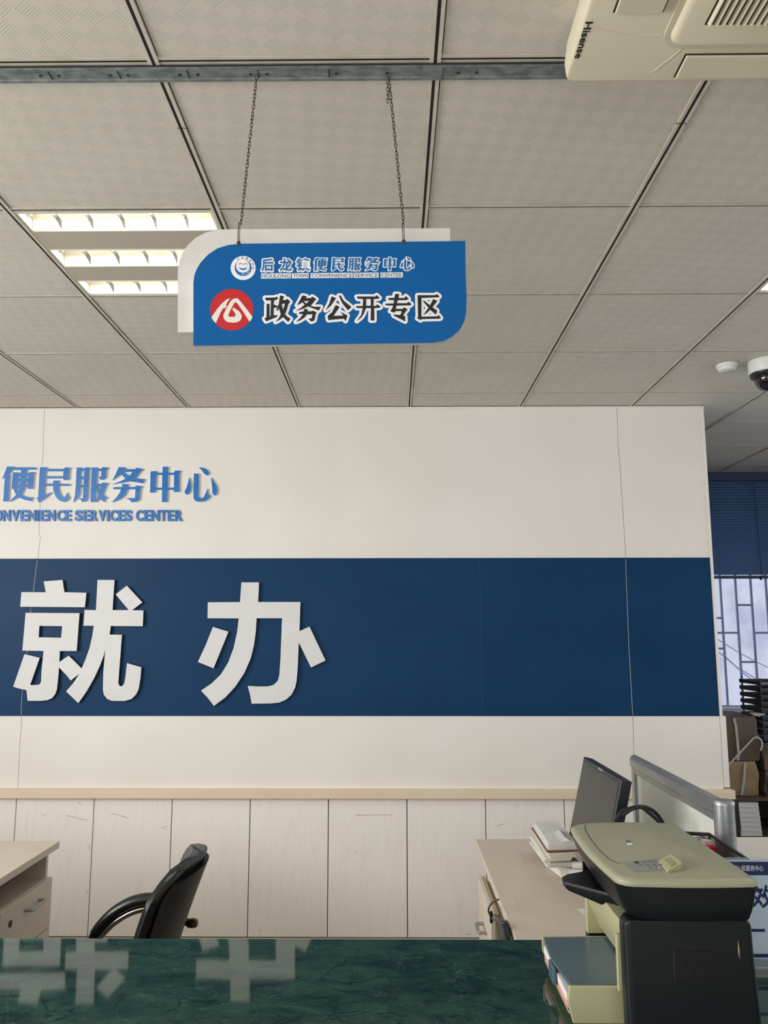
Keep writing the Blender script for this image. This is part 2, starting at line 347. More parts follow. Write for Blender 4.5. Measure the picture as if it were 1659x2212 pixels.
G['服'] = shape(150, 1000, 9.759, [
 [[(150,95),(250,95),(262,120),(310,120),(345,88),(450,100),(410,150),(395,520),(385,720),(370,780),(330,815),(255,818),(240,780),(185,750),(280,745),(290,515),(225,515),(215,640),(180,730),(75,820),(110,700),(130,500)],
  [(240,168),(310,168),(303,290),(235,290)], [(232,340),(302,340),(296,465),(228,465)]],
 [[(472,95),(590,95),(600,122),(665,122),(705,85),(830,100),(775,150),(770,290),(745,330),(715,352),(650,355),(632,315),(600,290),(662,290),(672,170),(585,170),(570,440),(670,440),(700,412),(820,425),(775,480),(745,570),(705,665),(745,700),(800,735),(745,770),(735,825),(630,755),(560,825),(440,822)],
  [(595,492),(655,492),(640,580)], [(560,500),(572,500),(585,600),(608,690),(575,770),(548,778)]]])
G['务'] = shape(150, 1000, 9.759, [
 [[(1035,90),(1175,90),(1175,130),(1385,130),(1410,100),(1555,128),(1470,220),(1395,315),(1480,335),(1600,342),(1560,380),(1555,430),(1400,405),(1265,385),(1100,420),(900,450),(1060,390),(1175,335),(1090,235),(1000,300),(905,360),(970,240)], [(1125,190),(1335,185),(1255,275)]],
 [[(1110,445),(1235,445),(1230,505),(1375,505),(1410,475),(1545,490),(1495,540),(1480,740),(1465,790),(1400,820),(1300,825),(1270,780),(1180,745),(1380,735),(1390,555),(1225,555),(1170,680),(1060,770),(890,830),(1000,710),(1060,620),(1085,555),(920,550),(920,510),(1105,505)]]])
G['中'] = shape(310, 1000, 9.759, [
 [[(402,80),(515,78),(510,205),(635,205),(675,155),(795,170),(755,215),(750,610),(640,612),(632,565),(505,565),(495,825),(385,825),(390,565),(255,565),(240,622),(135,622),(148,175),(270,172),(285,205),(398,205)],
  [(270,250),(395,250),(390,520),(255,520)], [(515,250),(645,250),(638,520),(510,520)]]])
G['心'] = shape(310, 1000, 9.759, [
 [[(1060,225),(1165,225),(1155,700),(1180,735),(1230,745),(1270,715),(1310,630),(1345,540),(1345,610),(1360,660),(1410,690),(1370,750),(1310,800),(1240,815),(1150,818),(1090,800),(1055,750),(1050,690)]],
 [[(960,305),(990,400),(1005,480),(990,580),(950,650),(905,668),(870,640),(868,590),(910,510),(940,400)]],
 [[(1158,88),(1270,105),(1350,155),(1385,210),(1370,250),(1325,262),(1280,230),(1220,150)]],
 [[(1415,305),(1490,400),(1545,500),(1555,580),(1545,650),(1500,685),(1460,665),(1450,600),(1440,450)]]])
B = {}    # heavy black characters of the hanging sign
B['政'] = shape(440, 610, 6.144, [
 [[(815,210),(955,207),(968,195),(990,215),(965,240),(935,243),(930,300),(945,305),(985,320),(975,340),(930,345),(930,445),(985,440),(970,465),(830,522),(808,485),(835,470),(838,290),(875,290),(877,460),(890,455),(895,245),(830,245)]],
 [[(1015,180),(1065,190),(1050,240),(1095,240),(1110,222),(1150,265),(1125,290),(1110,350),(1080,430),(1110,460),(1155,490),(1120,530),(1055,465),(1010,500),(955,530),(1000,480),(1025,430),(1000,350),(985,375),(965,380),(1000,290)], [(1035,295),(1082,285),(1055,372)]]])
B['务'] = shape(440, 610, 6.144, [
 [[(1310,180),(1365,190),(1360,215),(1425,215),(1440,193),(1495,230),(1470,255),(1420,320),(1480,330),(1555,330),(1530,380),(1450,350),(1385,325),(1310,360),(1220,385),(1290,345),(1340,305),(1315,270),(1240,310),(1280,240)], [(1325,255),(1400,250),(1365,288)]],
 [[(1335,355),(1385,365),(1380,390),(1435,390),(1450,380),(1500,405),(1485,430),(1470,510),(1430,527),(1390,490),(1435,480),(1445,430),(1370,430),(1340,470),(1290,505),(1225,530),(1290,470),(1320,425),(1270,425),(1270,400),(1330,390)]]])
B['公'] = shape(690, 610, 5.925, [
 [[(155,185),(213,207),(150,300),(80,362),(130,270)]], [[(248,175),(272,175),(310,240),(410,320),(365,362),(290,270)]],
 [[(210,295),(258,320),(210,390),(180,435),(305,430),(285,400),(265,380),(360,430),(335,500),(312,470),(115,488),(105,435),(160,390)]]])
B['开'] = shape(690, 610, 5.925, [
 [[(478,187),(720,187),(732,168),(770,205),(755,215),(695,218),(690,305),(720,308),(740,288),(785,320),(770,330),(700,335),(702,492),(655,492),(660,335),(595,335),(570,400),(540,450),(480,500),(535,420),(555,335),(475,333),(468,310),(555,308),(560,218),(490,215)], [(597,218),(657,218),(657,305),(597,305)]]])
B['专'] = shape(690, 610, 5.925, [
 [[(968,152),(1020,155),(1010,205),(1090,205),(1105,180),(1140,215),(1120,232),(1000,235),(990,272),(1120,272),(1140,252),(1178,285),(1160,300),(985,303),(975,345),(1065,345),(1080,325),(1128,350),(1100,385),(1070,425),(1095,440),(1098,505),(950,430),(950,415),(1030,425),(1055,385),(1040,372),(970,375),(955,395),(905,372),(930,340),(945,303),(850,300),(840,278),(950,275),(955,235),(885,230),(878,205),(960,205)]]])
B['区'] = shape(690, 610, 5.925, [
 [[(1255,170),(1485,170),(1500,155),(1535,185),(1520,197),(1305,205),(1303,445),(1510,440),(1522,422),(1553,460),(1540,470),(1305,475),(1295,490),(1252,465),(1262,440)]],
 [[(1455,220),(1508,245),(1470,290),(1445,325),(1505,365),(1490,420),(1415,355),(1375,395),(1330,420),(1395,330),(1330,255),(1330,235),(1415,300)]]])
_FC = {}
def font_tris(txt, bold=0):     # flat letter mesh from the built-in font, scaled to a unit box; with its outline edges
    if (txt, bold) in _FC: return _FC[(txt, bold)]
    cu = bpy.data.curves.new('t', 'FONT'); cu.body = txt; cu.resolution_u = 3; cu.offset = bold
    o = bpy.data.objects.new('t', cu); COL.objects.link(o); dg = bpy.context.evaluated_depsgraph_get(); dg.update()
    me = bpy.data.meshes.new_from_object(o.evaluated_get(dg))
    v = [(p.co.x, p.co.y) for p in me.vertices]; f = [tuple(p.vertices) for p in me.polygons]
    cnt = {}
    for p in f:
        for i in range(len(p)):
            k = tuple(sorted((p[i], p[(i+1) % len(p)]))); cnt[k] = cnt.get(k, 0)+1
    e = [k for k, c in cnt.items() if c == 1]
    bpy.data.objects.remove(o); bpy.data.curves.remove(cu); bpy.data.meshes.remove(me)
    x0 = min(p[0] for p in v); x1 = max(p[0] for p in v); y0 = min(p[1] for p in v); y1 = max(p[1] for p in v)
    v = [((x-x0)/(x1-x0), (y-y0)/(y1-y0)) for x, y in v]
    _FC[(txt, bold)] = (v, f, e, (x1-x0)/(y1-y0)); return _FC[(txt, bold)]
def font_map(mb, txt, fn, d, fat=0.0, solid=True, bold=0):   # fn maps unit box (u right, v up) to the surface; d extrudes away from the reader
    v, f, e, asp = font_tris(txt, bold); d = Vector(d)
    P = [Vector(fn(u, t)) for u, t in v]; n = len(P)
    fs = [tuple(q) for q in f]; vs_ = list(P)
    if solid:
        vs_ += [p+d for p in P]
        fs += [(a, b, b+n, a+n) for a, b in e]
    mb.add(vs_, fs)
    if fat:
        loops_fat(mb, [(P[a], P[b]) for a, b in e], fat, d)
    return asp
def loops_fat(mb, segs, r, d, n=10):      # rounded border around outline segments (flat, facing against d)
    nd = Vector(d).normalized(); step = nd*min(4e-6, .0006/(2*len(segs)+1)); lv = nd*2e-6
    for a, b in segs:
        t = b-a
        if t.length < 1e-7: continue
        t.normalize(); s_ = t.cross(nd)*r
        lv = lv+step; mb.add([a-s_+lv, b-s_+lv, b+s_+lv, a+s_+lv], [(0, 1, 2, 3)])
        ref = t; oth = t.cross(nd)
        lv = lv+step; mb.add([a+lv+ref*(math.cos(2*math.pi*k/n)*r)+oth*(math.sin(2*math.pi*k/n)*r) for k in range(n)], [tuple(range(n))])
def glyph(mb, groups, fn, d):
    for grp in groups: mb.prism([[fn(*p) for p in l] for l in grp], d)
def glyph_border(mb, groups, fn, r, d):
    SG = []
    for grp in groups:
        L = [[Vector(fn(*p)) for p in l] for l in grp]
        mb.prism(L, Vector(d)*.0004, back=False)
        SG = SG + [(l[i], l[(i+1) % len(l)]) for l in L for i in range(len(l))]
    loops_fat(mb, SG, r, d)

# ================================================================== THE SETTING
X0, X1, Y0, Y1, ZC = -3.6, 3.6, -3.5, 6.12, 2.75
YW = 4.17
fl = MB().box(X0-.2, X1+.2, Y0-.2, Y1+.2, -.1, 0).build('floor', M['floor'], kind='structure')
GX, GY = .0945, 1.527                      # a crossing of the ceiling grid
ceil = MB().box(X0-.2, X1+.2, Y0-.2, Y1+.2, 2.86, 2.92).build('ceiling', M['plenum'], kind='structure')
AC = (.3445, 1.2945, .496, 1.446)          # plan of the cassette unit
lamp_cells = {(-2, 1), (2, 1)}
t_me = mesh_of(MB().box(-.2856, .2885, -.2885, .2885, 0, .012), 'ceiling_tile', M['tile'], .002)
def runner_mesh(L, axis, wd, gap, name):   # groove-type grid bar: two enamel lips with a black slot between
    mb = MB(); mb2 = MB()
    for s_ in (-1, 1):
        a, b = sorted((s_*gap/2, s_*wd/2))
        if axis == 'y': mb.box(a, b, -L/2, L/2, -.003, .02)
        else: mb.box(-L/2, L/2, a, b, -.0010, .02)
    if axis == 'y': mb2.box(-gap/2, gap/2, -L/2, L/2, -.0026, .019)
    else: mb2.box(-L/2, L/2, -gap/2, gap/2, -.0009, .019)
    return mesh_of(mb, name, M['tbar']), mesh_of(mb2, name+'_slot', M['black_gap'])
i0, i1 = math.floor((X0-GX)/.6), math.ceil((X1-GX)/.6)
j0, j1 = math.floor((Y0-GY)/.6), math.ceil((Y1-GY)/.6)
run_me, run_slot = runner_mesh(Y1-Y0, 'y', .024, .0072, 'main_runner')
tee_me, tee_slot = runner_mesh(.576, 'x', .019, .0038, 'cross_tee')
tee2_me, tee2_slot = runner_mesh(.576, 'x', .023, .0055, 'wide_cross_tee')
for i in range(i0, i1+1):
    x = GX+.6*i
    if X0 < x < X1:
        o = put('main_runner', run_me, ceil, (x, (Y0+Y1)/2, ZC)); put('slot', run_slot, o, (x, (Y0+Y1)/2, ZC))
    for j in range(j0, j1+1):
        y = GY+.6*j; cx, cy = x+.3, y+.3
        if not (X0-.1 < cx < X1+.1 and Y0-.1 < cy < Y1+.1): continue
        if (i, j) not in lamp_cells: put('ceiling_tile', t_me, ceil, (cx, cy, ZC+.0005))
        if Y0 < y < Y1:
            wide = j == 0 or (j == 1 and i < 0)
            o = put('cross_tee', tee2_me if wide else tee_me, ceil, (cx, y, ZC)); put('slot', tee2_slot if wide else tee_slot, o, (cx, y, ZC))

# the partition carrying the lettering
wb = MB().box(X0, 1.665, YW+.03, YW+.13, .03, ZC-.004).build('wall_back', M['core'], kind='structure')
def seam(pts): return [(onY(*p, YW).x, onY(*p, YW).z) for p in pts]
S1 = seam([(97,882),(94,930),(93,985),(90,1010),(88,1060),(85,1120),(84,1150),(87,1160),(84,1190),(78,1232),(71,1290),(65,1330),(60,1400),(50,1480),(46,1530),(47,1560),(42,1620),(39,1702)])
S2 = seam([(1332,880),(1334,915),(1335,960),(1339,1000),(1344,1080),(1351,1190),(1353,1260),(1356,1330),(1358,1390),(1361,1440),(1364,1500),(1367,1545),(1369,1620),(1371,1702)])
S3 = [(onY(1036, 1210, YW).x, z) for z in (2.745, 1.12, .765)]
def at_z(S, z):
    S = sorted(S, key=lambda p: p[1])
    for a, b in zip(S, S[1:]):
        if a[1] <= z <= b[1]: return a[0]+(b[0]-a[0])*(z-a[1])/(b[1]-a[1] or 1)
    return S[0][0] if z < S[0][1] else S[-1][0]
edges = [[(X0, 3), (X0, 0)], S1, S2, [(1.662, 3), (1.662, 0)]]
levels = [(.766, 1.121, 'wall', 'lower_wall_board'), (1.121, 1.929, 'blue_band', 'blue_band_board'), (1.929, ZC-.012, 'wall', 'upper_wall_board')]
for z0, z1, m_, nm in levels:
    for k in range(3):
        def side(S, g):
            zs = [z0]+sorted(z for x, z in S if z0 < z < z1)+[z1]; return [(at_z(S, z)+g, z) for z in zs]
        gl = .0011 if k else 0; gr = .0011 if k < 2 else 0
        l = side(edges[k], gl); r_ = side(edges[k+1], -gr)
        yy = YW-.0015 if m_ == 'blue_band' else YW
        poly = [(x, yy, z) for x, z in l] + [(x, yy, z) for x, z in reversed(r_)]
        MB().prism([poly], (0, .029, 0)).build(nm, M[m_], wb)
for S in (S1, S2):       # pale torn paint along the crack in the blue band
    zs = [1.125]+sorted(z for x, z in S if 1.125 < z < 1.92)+[1.92]; c_ = MB()
    pts = [(at_z(S, z), z) for z in zs]
    c_.prism([[(x-.0012, YW-.0022, z) for x, z in pts]+[(x+.0003, YW-.0022, z) for x, z in reversed(pts)]], (0, .002, 0)).build('crack_edge', M['plaster'], wb)
MB().box(S3[0][0]-.0007, S3[0][0]+.0007, YW-.0022, YW-.0016, 1.125, 1.925).build('board_joint', mat('faded_blue', (34, 78, 114), .6), wb)
MB().box(X0, 1.66, YW-.006, YW+.03, ZC-.012, ZC-.004).build('top_strip', M['wall'], wb)
MB().box(1.6625, 1.676, YW-.010, YW+.135, 1.1215, ZC-.006).build('trim_1', M['wall'], kind='structure', bevel=.002)
MB().box(1.6640, 1.696, YW+.002, YW+.135, .772, 1.121).build('trim_2', M['wall'], kind='structure', bevel=.002)
MB().box(X0, 1.703, YW-.042, YW+.10, .722, .766).build('trim_3', M['ledge'], kind='structure', bevel=.004)
sx = [-.321+.3935*k for k in range(-8, 6)]
sx[-1] = 1.66
for a, b in zip(sx, sx[1:]):
    a = max(a, X0)
    MB().box(a+.0022, b-.0022, YW-.006, YW+.029, .066, .7205).build('wainscot_panel', M['wood_white'], wb, .0012, 1)
for pl in ([(170,1732),(174,1738)], [(143,1762),(160,1765),(172,1769),(190,1772)], [(92,1760),(98,1760)], [(240,1757),(258,1761),(278,1768)], [(349,1789),(361,1785)], [(768,1761),(848,1760)], [(1075,1784),(1082,1782),(1090,1779)], [(541,1910),(543,1916)], [(764,1841),(770,1842)], [(792,1842),(796,1843)], [(192,1825),(193,1838)], [(188,1925),(187,1932)], [(560,2008),(561,2014)], [(1006,2018),(1018,2018)]):
    P_ = [onY(x, y, YW-.0065) for x, y in pl]; sc_ = MB()
    for a, b in zip(P_, P_[1:]):
        n_ = V(-(b-a).z, 0, (b-a).x).normalized()*.0013; sc_.prism([[a-n_, b-n_*.7, b+n_*.7, a+n_]], (0, .0004, 0))
    sc_.build('scuff_mark', M['desk_edge'], wb)
for px, py in ((395, 277), (1471, 267), (114, 845)):
    p = onZ(px, py, ZC-.0032); MB().box(p.x-.013, p.x+.013, p.y-.0011, p.y+.0011, ZC-.0034, ZC-.003).build('runner_joint', M['black_gap'], ceil)
MB().box(X0, 1.66, YW-.012, YW+.029, 0, .060).build('baseboard_back', M['desk'], kind='structure')
# far wall with its window
wx0, wx1, wz0, wz1 = 1.95, 3.45, .925, 2.45
wf = MB().box(X0-.2, wx0, Y1, Y1+.2, 0, ZC).box(wx1, X1+.2, Y1, Y1+.2, 0, ZC).box(wx0, wx1, Y1, Y1+.2, 0, wz0).box(wx0, wx1, Y1, Y1+.2, wz1, ZC).build('wall_far', M['plaster'], kind='structure')
MB().box(X0-.2, X0, Y0-.2, -1.2, 0, ZC).box(X0-.2, X0, 2.4, Y1, 0, ZC).box(X0-.2, X0, -1.2, 2.4, 0, .85).box(X0-.2, X0, -1.2, 2.4, 2.45, ZC).build('wall_left', M['plaster'], kind='structure')
MB().box(X1, X1+.2, Y0-.2, 1.0, 0, ZC).box(X1, X1+.2, 4.2, Y1, 0, ZC).box(X1, X1+.2, 1.0, 4.2, 0, .85).box(X1, X1+.2, 1.0, 4.2, 2.45, ZC).build('wall_right', M['plaster'], kind='structure')
MB().box(X0, -3.0, Y0-.2, Y0, 0, ZC).box(1.8, X1, Y0-.2, Y0, 0, ZC).box(-3.0, 1.8, Y0-.2, Y0, 0, .1).box(-3.0, 1.8, Y0-.2, Y0, 2.5, ZC).build('wall_rear', M['plaster'], kind='structure')
def window(name, a, b, z0, z1, axis, at, n):   # frame, mullions and panes
    mb = MB(); t = .03
    def bx(u0, u1, q0, q1, dep=t): mb.box(u0, u1, at-dep, at+dep, q0, q1) if axis == 'x' else mb.box(at-dep, at+dep, u0, u1, q0, q1)
    bx(a, b, z0, z0+.05); bx(a, b, z1-.05, z1)
    for k in range(n+1):
        u = a+(b-a)*k/n; u = min(max(u, a+.025), b-.025); bx(u-.025, u+.025, z0+.05, z1-.05)
    o = mb.build(name, M['frame_white'], kind='structure')
    for k in range(n):
        u0, u1 = a+(b-a)*k/n+.03, a+(b-a)*(k+1)/n-.03; p = MB()
        p.box(u0, u1, at-.003, at+.003, z0+.05, z1-.05) if axis == 'x' else p.box(at-.003, at+.003, u0, u1, z0+.05, z1-.05)
        p.build('pane', M['pane'], o)
    return o
window('window_1', wx0, wx1, wz0, wz1, 'x', Y1+.08, 1)
window('window_2', -1.2, 2.4, .85, 2.45, 'y', X0-.1, 3)
window('window_3', -3.0, 1.8, .1, 2.5, 'x', Y0-.1, 4)
window('window_4', 1.0, 4.2, .85, 2.45, 'y', X1+.1, 3)
MB().box(wx0-.3, wx1+.8, 7.6, 7.7, -.5, 3.4).build('wall_outside', M['outside'], kind='structure')
MB().box(wx0-.05, wx1+.05, Y1-.06, Y1+.0, wz0-.03, wz0).build('trim_4', M['black_plastic'], kind='structure')

# window bars outside the pane
gr = thing('window_grille', (2.6, Y1+.26, wz0), 'welded security bars outside the far window', 'window grille')
YB = Y1+.26
bx_ = [2.011+.1205*k for k in range(12)]
for k, x in enumerate(bx_):
    x = x+.1205*0+(.0)
    MB().box(x-.0075, x+.0075, YB-.0075, YB+.0075, wz0+.0, wz1+.05).build('upright_bar', M['bars'], gr)
def hb(p, x0, x1):
    z = onY(*p, YB).z; MB().box(x0, x1, YB-.007, YB+.007, z-.008, z+.008).build('cross_bar', M['bars'], gr)
hz = [(1555,1335,4),(1557,1367,4),(1558,1401,4),(1580,1367,5),(1616,1307,6),(1625,1430,6),(1650,1367,7),(1573,1526,4),(1600,1526,5),(1650,1480,7)]
for px, py, k in hz: hb((px, py), bx_[k]+.009, bx_[k+1]-.009)
wires = [[(1545,1378),(1600,1412),(1659,1442)], [(1548,1405),(1590,1440),(1659,1482)], [(1560,1412),(1600,1450),(1659,1495)]]
for k, wr in enumerate(wires):
    MB().tube([onY(x, y, 7.2-.12*k) for x, y in wr], .006, 6).build('outdoor_wire', M['bars'], label=['topmost thin wire sagging outside the far window', 'middle thin wire sagging outside the far window', 'lowest thin wire sagging outside the far window'][k], cat='wire', group='wires outside the window')

# ================================================================== OBJECTS ON THE CEILING
def make_lamp(i, j, label):
    x0, y0 = GX+.6*i+.012, GY+.6*j+.012; x1, y1 = x0+.576, y0+.576
    cx, cy = (x0+x1)/2, (y0+y1)/2
    t = thing('ceiling_light', (cx, cy, ZC), label, 'light', 'recessed three tube lights')
    h = MB(); zt = ZC+.095
    h.box(x0, x1, y0, y1, zt, zt+.004).box(x0, x0+.008, y0, y1, ZC, zt).box(x1-.008, x1, y0, y1, ZC, zt).box(x0+.008, x1-.008, y0, y0+.008, ZC, zt).box(x0+.008, x1-.008, y1-.008, y1, ZC, zt)
    h.build('housing', M['lamp_white'], t)
    tr = [(.012, .106), (.236, .342), (.464, .564)]
    pf = [(.114, .228), (.350, .456)]
    for a, b in pf:
        MB().box(x0+.009, x1-.009, y0+a, y0+b, ZC+.000, ZC+.003).build('perforated_panel', M['perf'], t)
        for q in (a-.006, b): MB().box(x0+.009, x1-.009, y0+q, y0+q+.006, ZC-.001, ZC+.004).build('panel_rim', M['lamp_white'], t)
    for a, b in tr:
        rf = MB(); c = (a+b)/2; hw = (b-a)/2
        prof = [(c-hw, .001), (c-hw*.90, .03), (c-hw*.6, .058), (c, .068), (c+hw*.6, .058), (c+hw*.90, .03), (c+hw, .001)]
        for (p, q), (p2, q2) in zip(prof, prof[1:]):
            rf.add([(x0+.009, y0+p, ZC+q), (x1-.009, y0+p, ZC+q), (x1-.009, y0+p2, ZC+q2), (x0+.009, y0+p2, ZC+q2)], [(0, 1, 2, 3)])
        ro = rf.build('reflector', M['lamp_white'], t)
        MB().tube([(x0+.03, y0+c, ZC+.044), (x1-.03, y0+c, ZC+.044)], .009, 10).build('tube', M['tube'], t)
        ll = bpy.data.lights.new('tube_light', 'AREA'); ll.shape = 'RECTANGLE'; ll.size = .5; ll.size_y = .014; ll.energy = 1.7; ll.color = (1, .985, .95)
        lo_ = bpy.data.objects.new('tube_light', ll); COL.objects.link(lo_); lo_.parent = t; lo_.location = (0, y0+c-cy, .0335)
        for e_ in (x0+.0095, x1-.0195): MB().box(e_, e_+.01, y0+c-.018, y0+c+.018, ZC+.028, ZC+.06).build('tube_socket', M['white_plastic'], t)
        for k in range(1, 6):
            fx = x0+.576*k/6+ (.0)
            MB().prism([[(fx, y0+c-hw*.97, ZC+.004), (fx, y0+c-hw*.86, ZC+.028), (fx, y0+c, ZC+.030), (fx, y0+c+hw*.86, ZC+.028), (fx, y0+c+hw*.97, ZC+.004), (fx, y0+c, ZC+.014)]], (.0016, 0, 0)).build('louver_fin', M['fin'], t)
    return t
make_lamp(-2, 1, 'lit three-tube louvered ceiling light left of the hanging blue sign')
make_lamp(2, 1, 'lit ceiling light cut by the right picture edge, above the dome camera')

# galvanised channel the sign hangs from
ch = MB(); ya, yb, zb = 1.537, 1.584, 2.7415
XE = .62
ch.prism([[(-3.4, ya, 2.7465), (-3.4, ya, zb+.001), (-3.4, ya+.002, zb), (-3.4, ya+.009, zb), (-3.4, ya+.011, zb+.002), (-3.4, yb-.011, zb+.002), (-3.4, yb-.009, zb), (-3.4, yb-.001, zb), (-3.4, yb, zb+.001), (-3.4, yb, 2.7465)]], (3.4+XE, 0, 0))
cht = thing('ceiling_channel', (-1.4, 1.56, 2.7465), 'grey galvanised steel channel screwed across the ceiling', 'metal channel')
ch.build('channel', M['galv'], cht)
MB().box(-3.4, XE, ya-.0012, ya-.0002, zb+.0012, 2.7465).build('front_flange', M['galv_dark'], cht)  # lip face in darker steel, its shade put into the colour
for px in (102, 253, 403, 556, 710):
    p = onZ(px, 155, zb); MB().box(p.x-.0007, p.x+.0007, 1.548, 1.573, zb+.0008, zb+.0018).build('slit', M['black_gap'], cht)
for px in (82, 122, 234, 273, 386, 425, 540, 575, 726, 836, 990, 1030):
    p = onZ(px, 157, zb); MB().lathe((p.x, 1.562, zb+.0006), [(.0035, 0), (.0035, .0013)], 12).build('rivet_hole', M['galv_dark'], cht)
p = onZ(933, 155, zb)
MB().box(p.x-.022, p.x+.022, 1.5405, 1.5815, zb-.0012, zb-.0002).build('joint_plate', M['galv'], cht)

# hanging sign
YS = 1.552
sg = thing('hanging_sign', (onY(700, 630, YS).x, YS, 2.12), 'blue hanging sign with black characters and red round emblem', 'sign')
F = lambda px, py: onY(px, py, YS)
blue = [(418,747),(418,612),(420,595),(425,582),(434,567),(450,550),(470,537),(492,530),(518,527),(1005,521),(1006,600),(1008,640),(1007,675),(1003,695),(993,713),(978,727),(958,737),(930,741)]
MB().prism([[F(*p) for p in blue]], (0, .012, 0)).build('front_board', M['sign_white'], sg)
MB().prism([[F(*p)+V(0, -.0012, 0) for p in blue]], (0, .001, 0)).build('blue_face', M['sign_blue'], sg)
FB = lambda px, py: onY(px, py, YS+.0145)
white = [(384,718),(384,585),(387,565),(394,547),(405,530),(422,514),(445,502),(475,496),(510,495),(972,493),(973,600),(974,645),(970,672),(960,690),(940,703),(915,710)]
MB().prism([[FB(*p) for p in white]], (0, .012, 0)).build('back_board', M['sign_white'], sg)
d = (0, .0006, 0)
def lay(k): return lambda px, py: onY(px, py, YS)+V(0, -.0014-.0006*k, 0)
for c in B:
    mb = MB(); glyph_border(mb, B[c], lay(1), .0052, (0, .001, 0)); mb.build('white_outline', M['print_white'], sg)
    mb = MB(); glyph(mb, B[c], lay(2), (0, .0004, 0)); mb.build('black_character', M['print_black'], sg)
# red emblem
cxp, cyp, rp = 500.8, 669.5, 46.5
red = MB().prism([[lay(0)(cxp+math.cos(a)*rp, cyp+math.sin(a)*rp*.965) for a in [2*math.pi*k/56 for k in range(56)]]], (0, .0005, 0)).build('red_disc', M['print_red'], sg)
lg = shape(440, 610, 6.144, [
 [[(355,215),(325,255),(300,300),(308,320),(285,350),(262,345),(225,410),(190,490),(165,545),(130,512),(106,470),(160,390),(200,335),(240,290),(300,235)]],
 [[(400,222),(430,215),(455,220),(490,255),(570,355),(650,460),(634,498),(612,527),(530,400),(455,290),(430,268),(410,275),(370,350),(332,430),(332,452),(345,462),(400,462),(424,452),(428,435),(410,395),(385,370),(385,350),(400,340),(440,365),(480,395),(505,435),(508,470),(490,510),(450,532),(380,540),(310,528),(270,490),(262,440),(300,355),(350,270),(375,238)]]])
mb = MB(); glyph(mb, lg, lay(1), (0, .0004, 0)); mb.build('emblem_stroke', M['print_cream'], red)
# top line of the sign: small characters with white borders
xs_ = [(562,594),(601,634),(637,672),(675,710),(713,747),(749,783),(786,823),(826,859),(862,897)]
def boxmap(x0, x1, y0, y1, k, gx):
    return lambda px, py: lay(k)(x0+(px-gx[0])/(gx[1]-gx[0])*(x1-x0), y0+(py-gx[2])/(gx[3]-gx[2])*(y1-y0))
def ext(g):
    P = [p for grp in g for l in grp for p in l]; return (min(p[0] for p in P), max(p[0] for p in P), min(p[1] for p in P), max(p[1] for p in P))
for c, (a, b) in zip('后龙镇便民服务中心', xs_):
    slope = -(a-562)*.0085
    y0_, y1_ = 558.5+slope+1.0, 586+slope+1.0; a += 3; b -= 3
    wb_ = MB(); bc = MB()
    if c in G:
        e_ = ext(G[c]); glyph_border(wb_, G[c], boxmap(a, b, y0_, y1_, 1, e_), .0021, (0, .001, 0)); glyph(bc, G[c], boxmap(a, b, y0_, y1_, 2, e_), (0, .0004, 0))
    else:
        fm = lambda k: (lambda u, t: lay(k)(a+u*(b-a), y1_+(y0_-y1_)*t))
        font_map(wb_, c, fm(1), (0, .0003, 0), .0030, False); font_map(bc, c, fm(2), (0, .0004, 0), bold=.022)
    wb_.build('white_outline', M['print_white'], sg); bc.build('small_character', M['smile_blue'], sg)
wordsx = [('HOULONG', 564, 629), ('TOWN', 631, 667), ('CONVENIENCE', 671, 762), ('SERVICE', 764, 818), ('CENTER', 822, 870)]
for wd, a, b in wordsx:
    s0, s1 = -(a-562)*.0085, -(b-562)*.0085
    MB().prism([[lay(0)(a, 591.5+s0), lay(0)(b, 591.5+s1), lay(0)(b, 602.5+s1), lay(0)(a, 602.5+s0)]], (0, .0005, 0)).build('word_strip', M['print_white'], sg)
    mb = MB(); font_map(mb, wd, lambda u, t: lay(1)(a+2+u*(b-a-4), 601+s0-t*8), (0, .0003, 0)); mb.build('small_word', M['print_greyblue'], sg)
# round smiling emblem
ex, ey = 525.5, 579.5
def disc(r, k, m_, nm, par, dx=0, dy=0):
    return MB().prism([[lay(k)(ex+dx+math.cos(a)*r, ey+dy+math.sin(a)*r*.96) for a in [2*math.pi*q/48 for q in range(48)]]], (0, .0004, 0)).build(nm, M[m_], par)
em = disc(27, 0, 'print_white', 'round_emblem', sg)
disc(18.2, 1, 'smile_blue', 'emblem_ring', em)
disc(14.6, 2, 'print_white', 'emblem_face', em, -.3, -3.2)
mb = MB().prism([[lay(3)(ex+x, ey+y) for x, y in ((-10,-1),(-5,1.2),(0,1.8),(5,1.2),(9,-1),(6,3.5),(0,5.6),(-6,3.6))]], (0, .0003, 0)); mb.build('smile', M['smile_blue'], em)
for sx_ in (-5, 5.5):
    MB().tube([lay(3)(ex+sx_+math.cos(a)*3.2, ey-6-math.sin(a)*3.4) for a in [math.pi*q/8 for q in range(9)]], .0005, 5).build('eye', M['print_greyblue'], em)
for k, c in enumerate('行政服务中心'):
    a = R(-118+k*19*1.25); qx, qy = ex+math.cos(a)*22.6, ey+math.sin(a)*21.6; rt = a+math.pi/2
    mb = MB(); font_map(mb, c, lambda u, t: lay(1)(qx+(u-.5)*5*math.cos(rt)+(t-.5)*5*math.sin(rt), qy+(u-.5)*5*math.sin(rt)-(t-.5)*5*math.cos(rt)), (0, .0002, 0)); mb.build('ring_character', M['print_greyblue'], em)
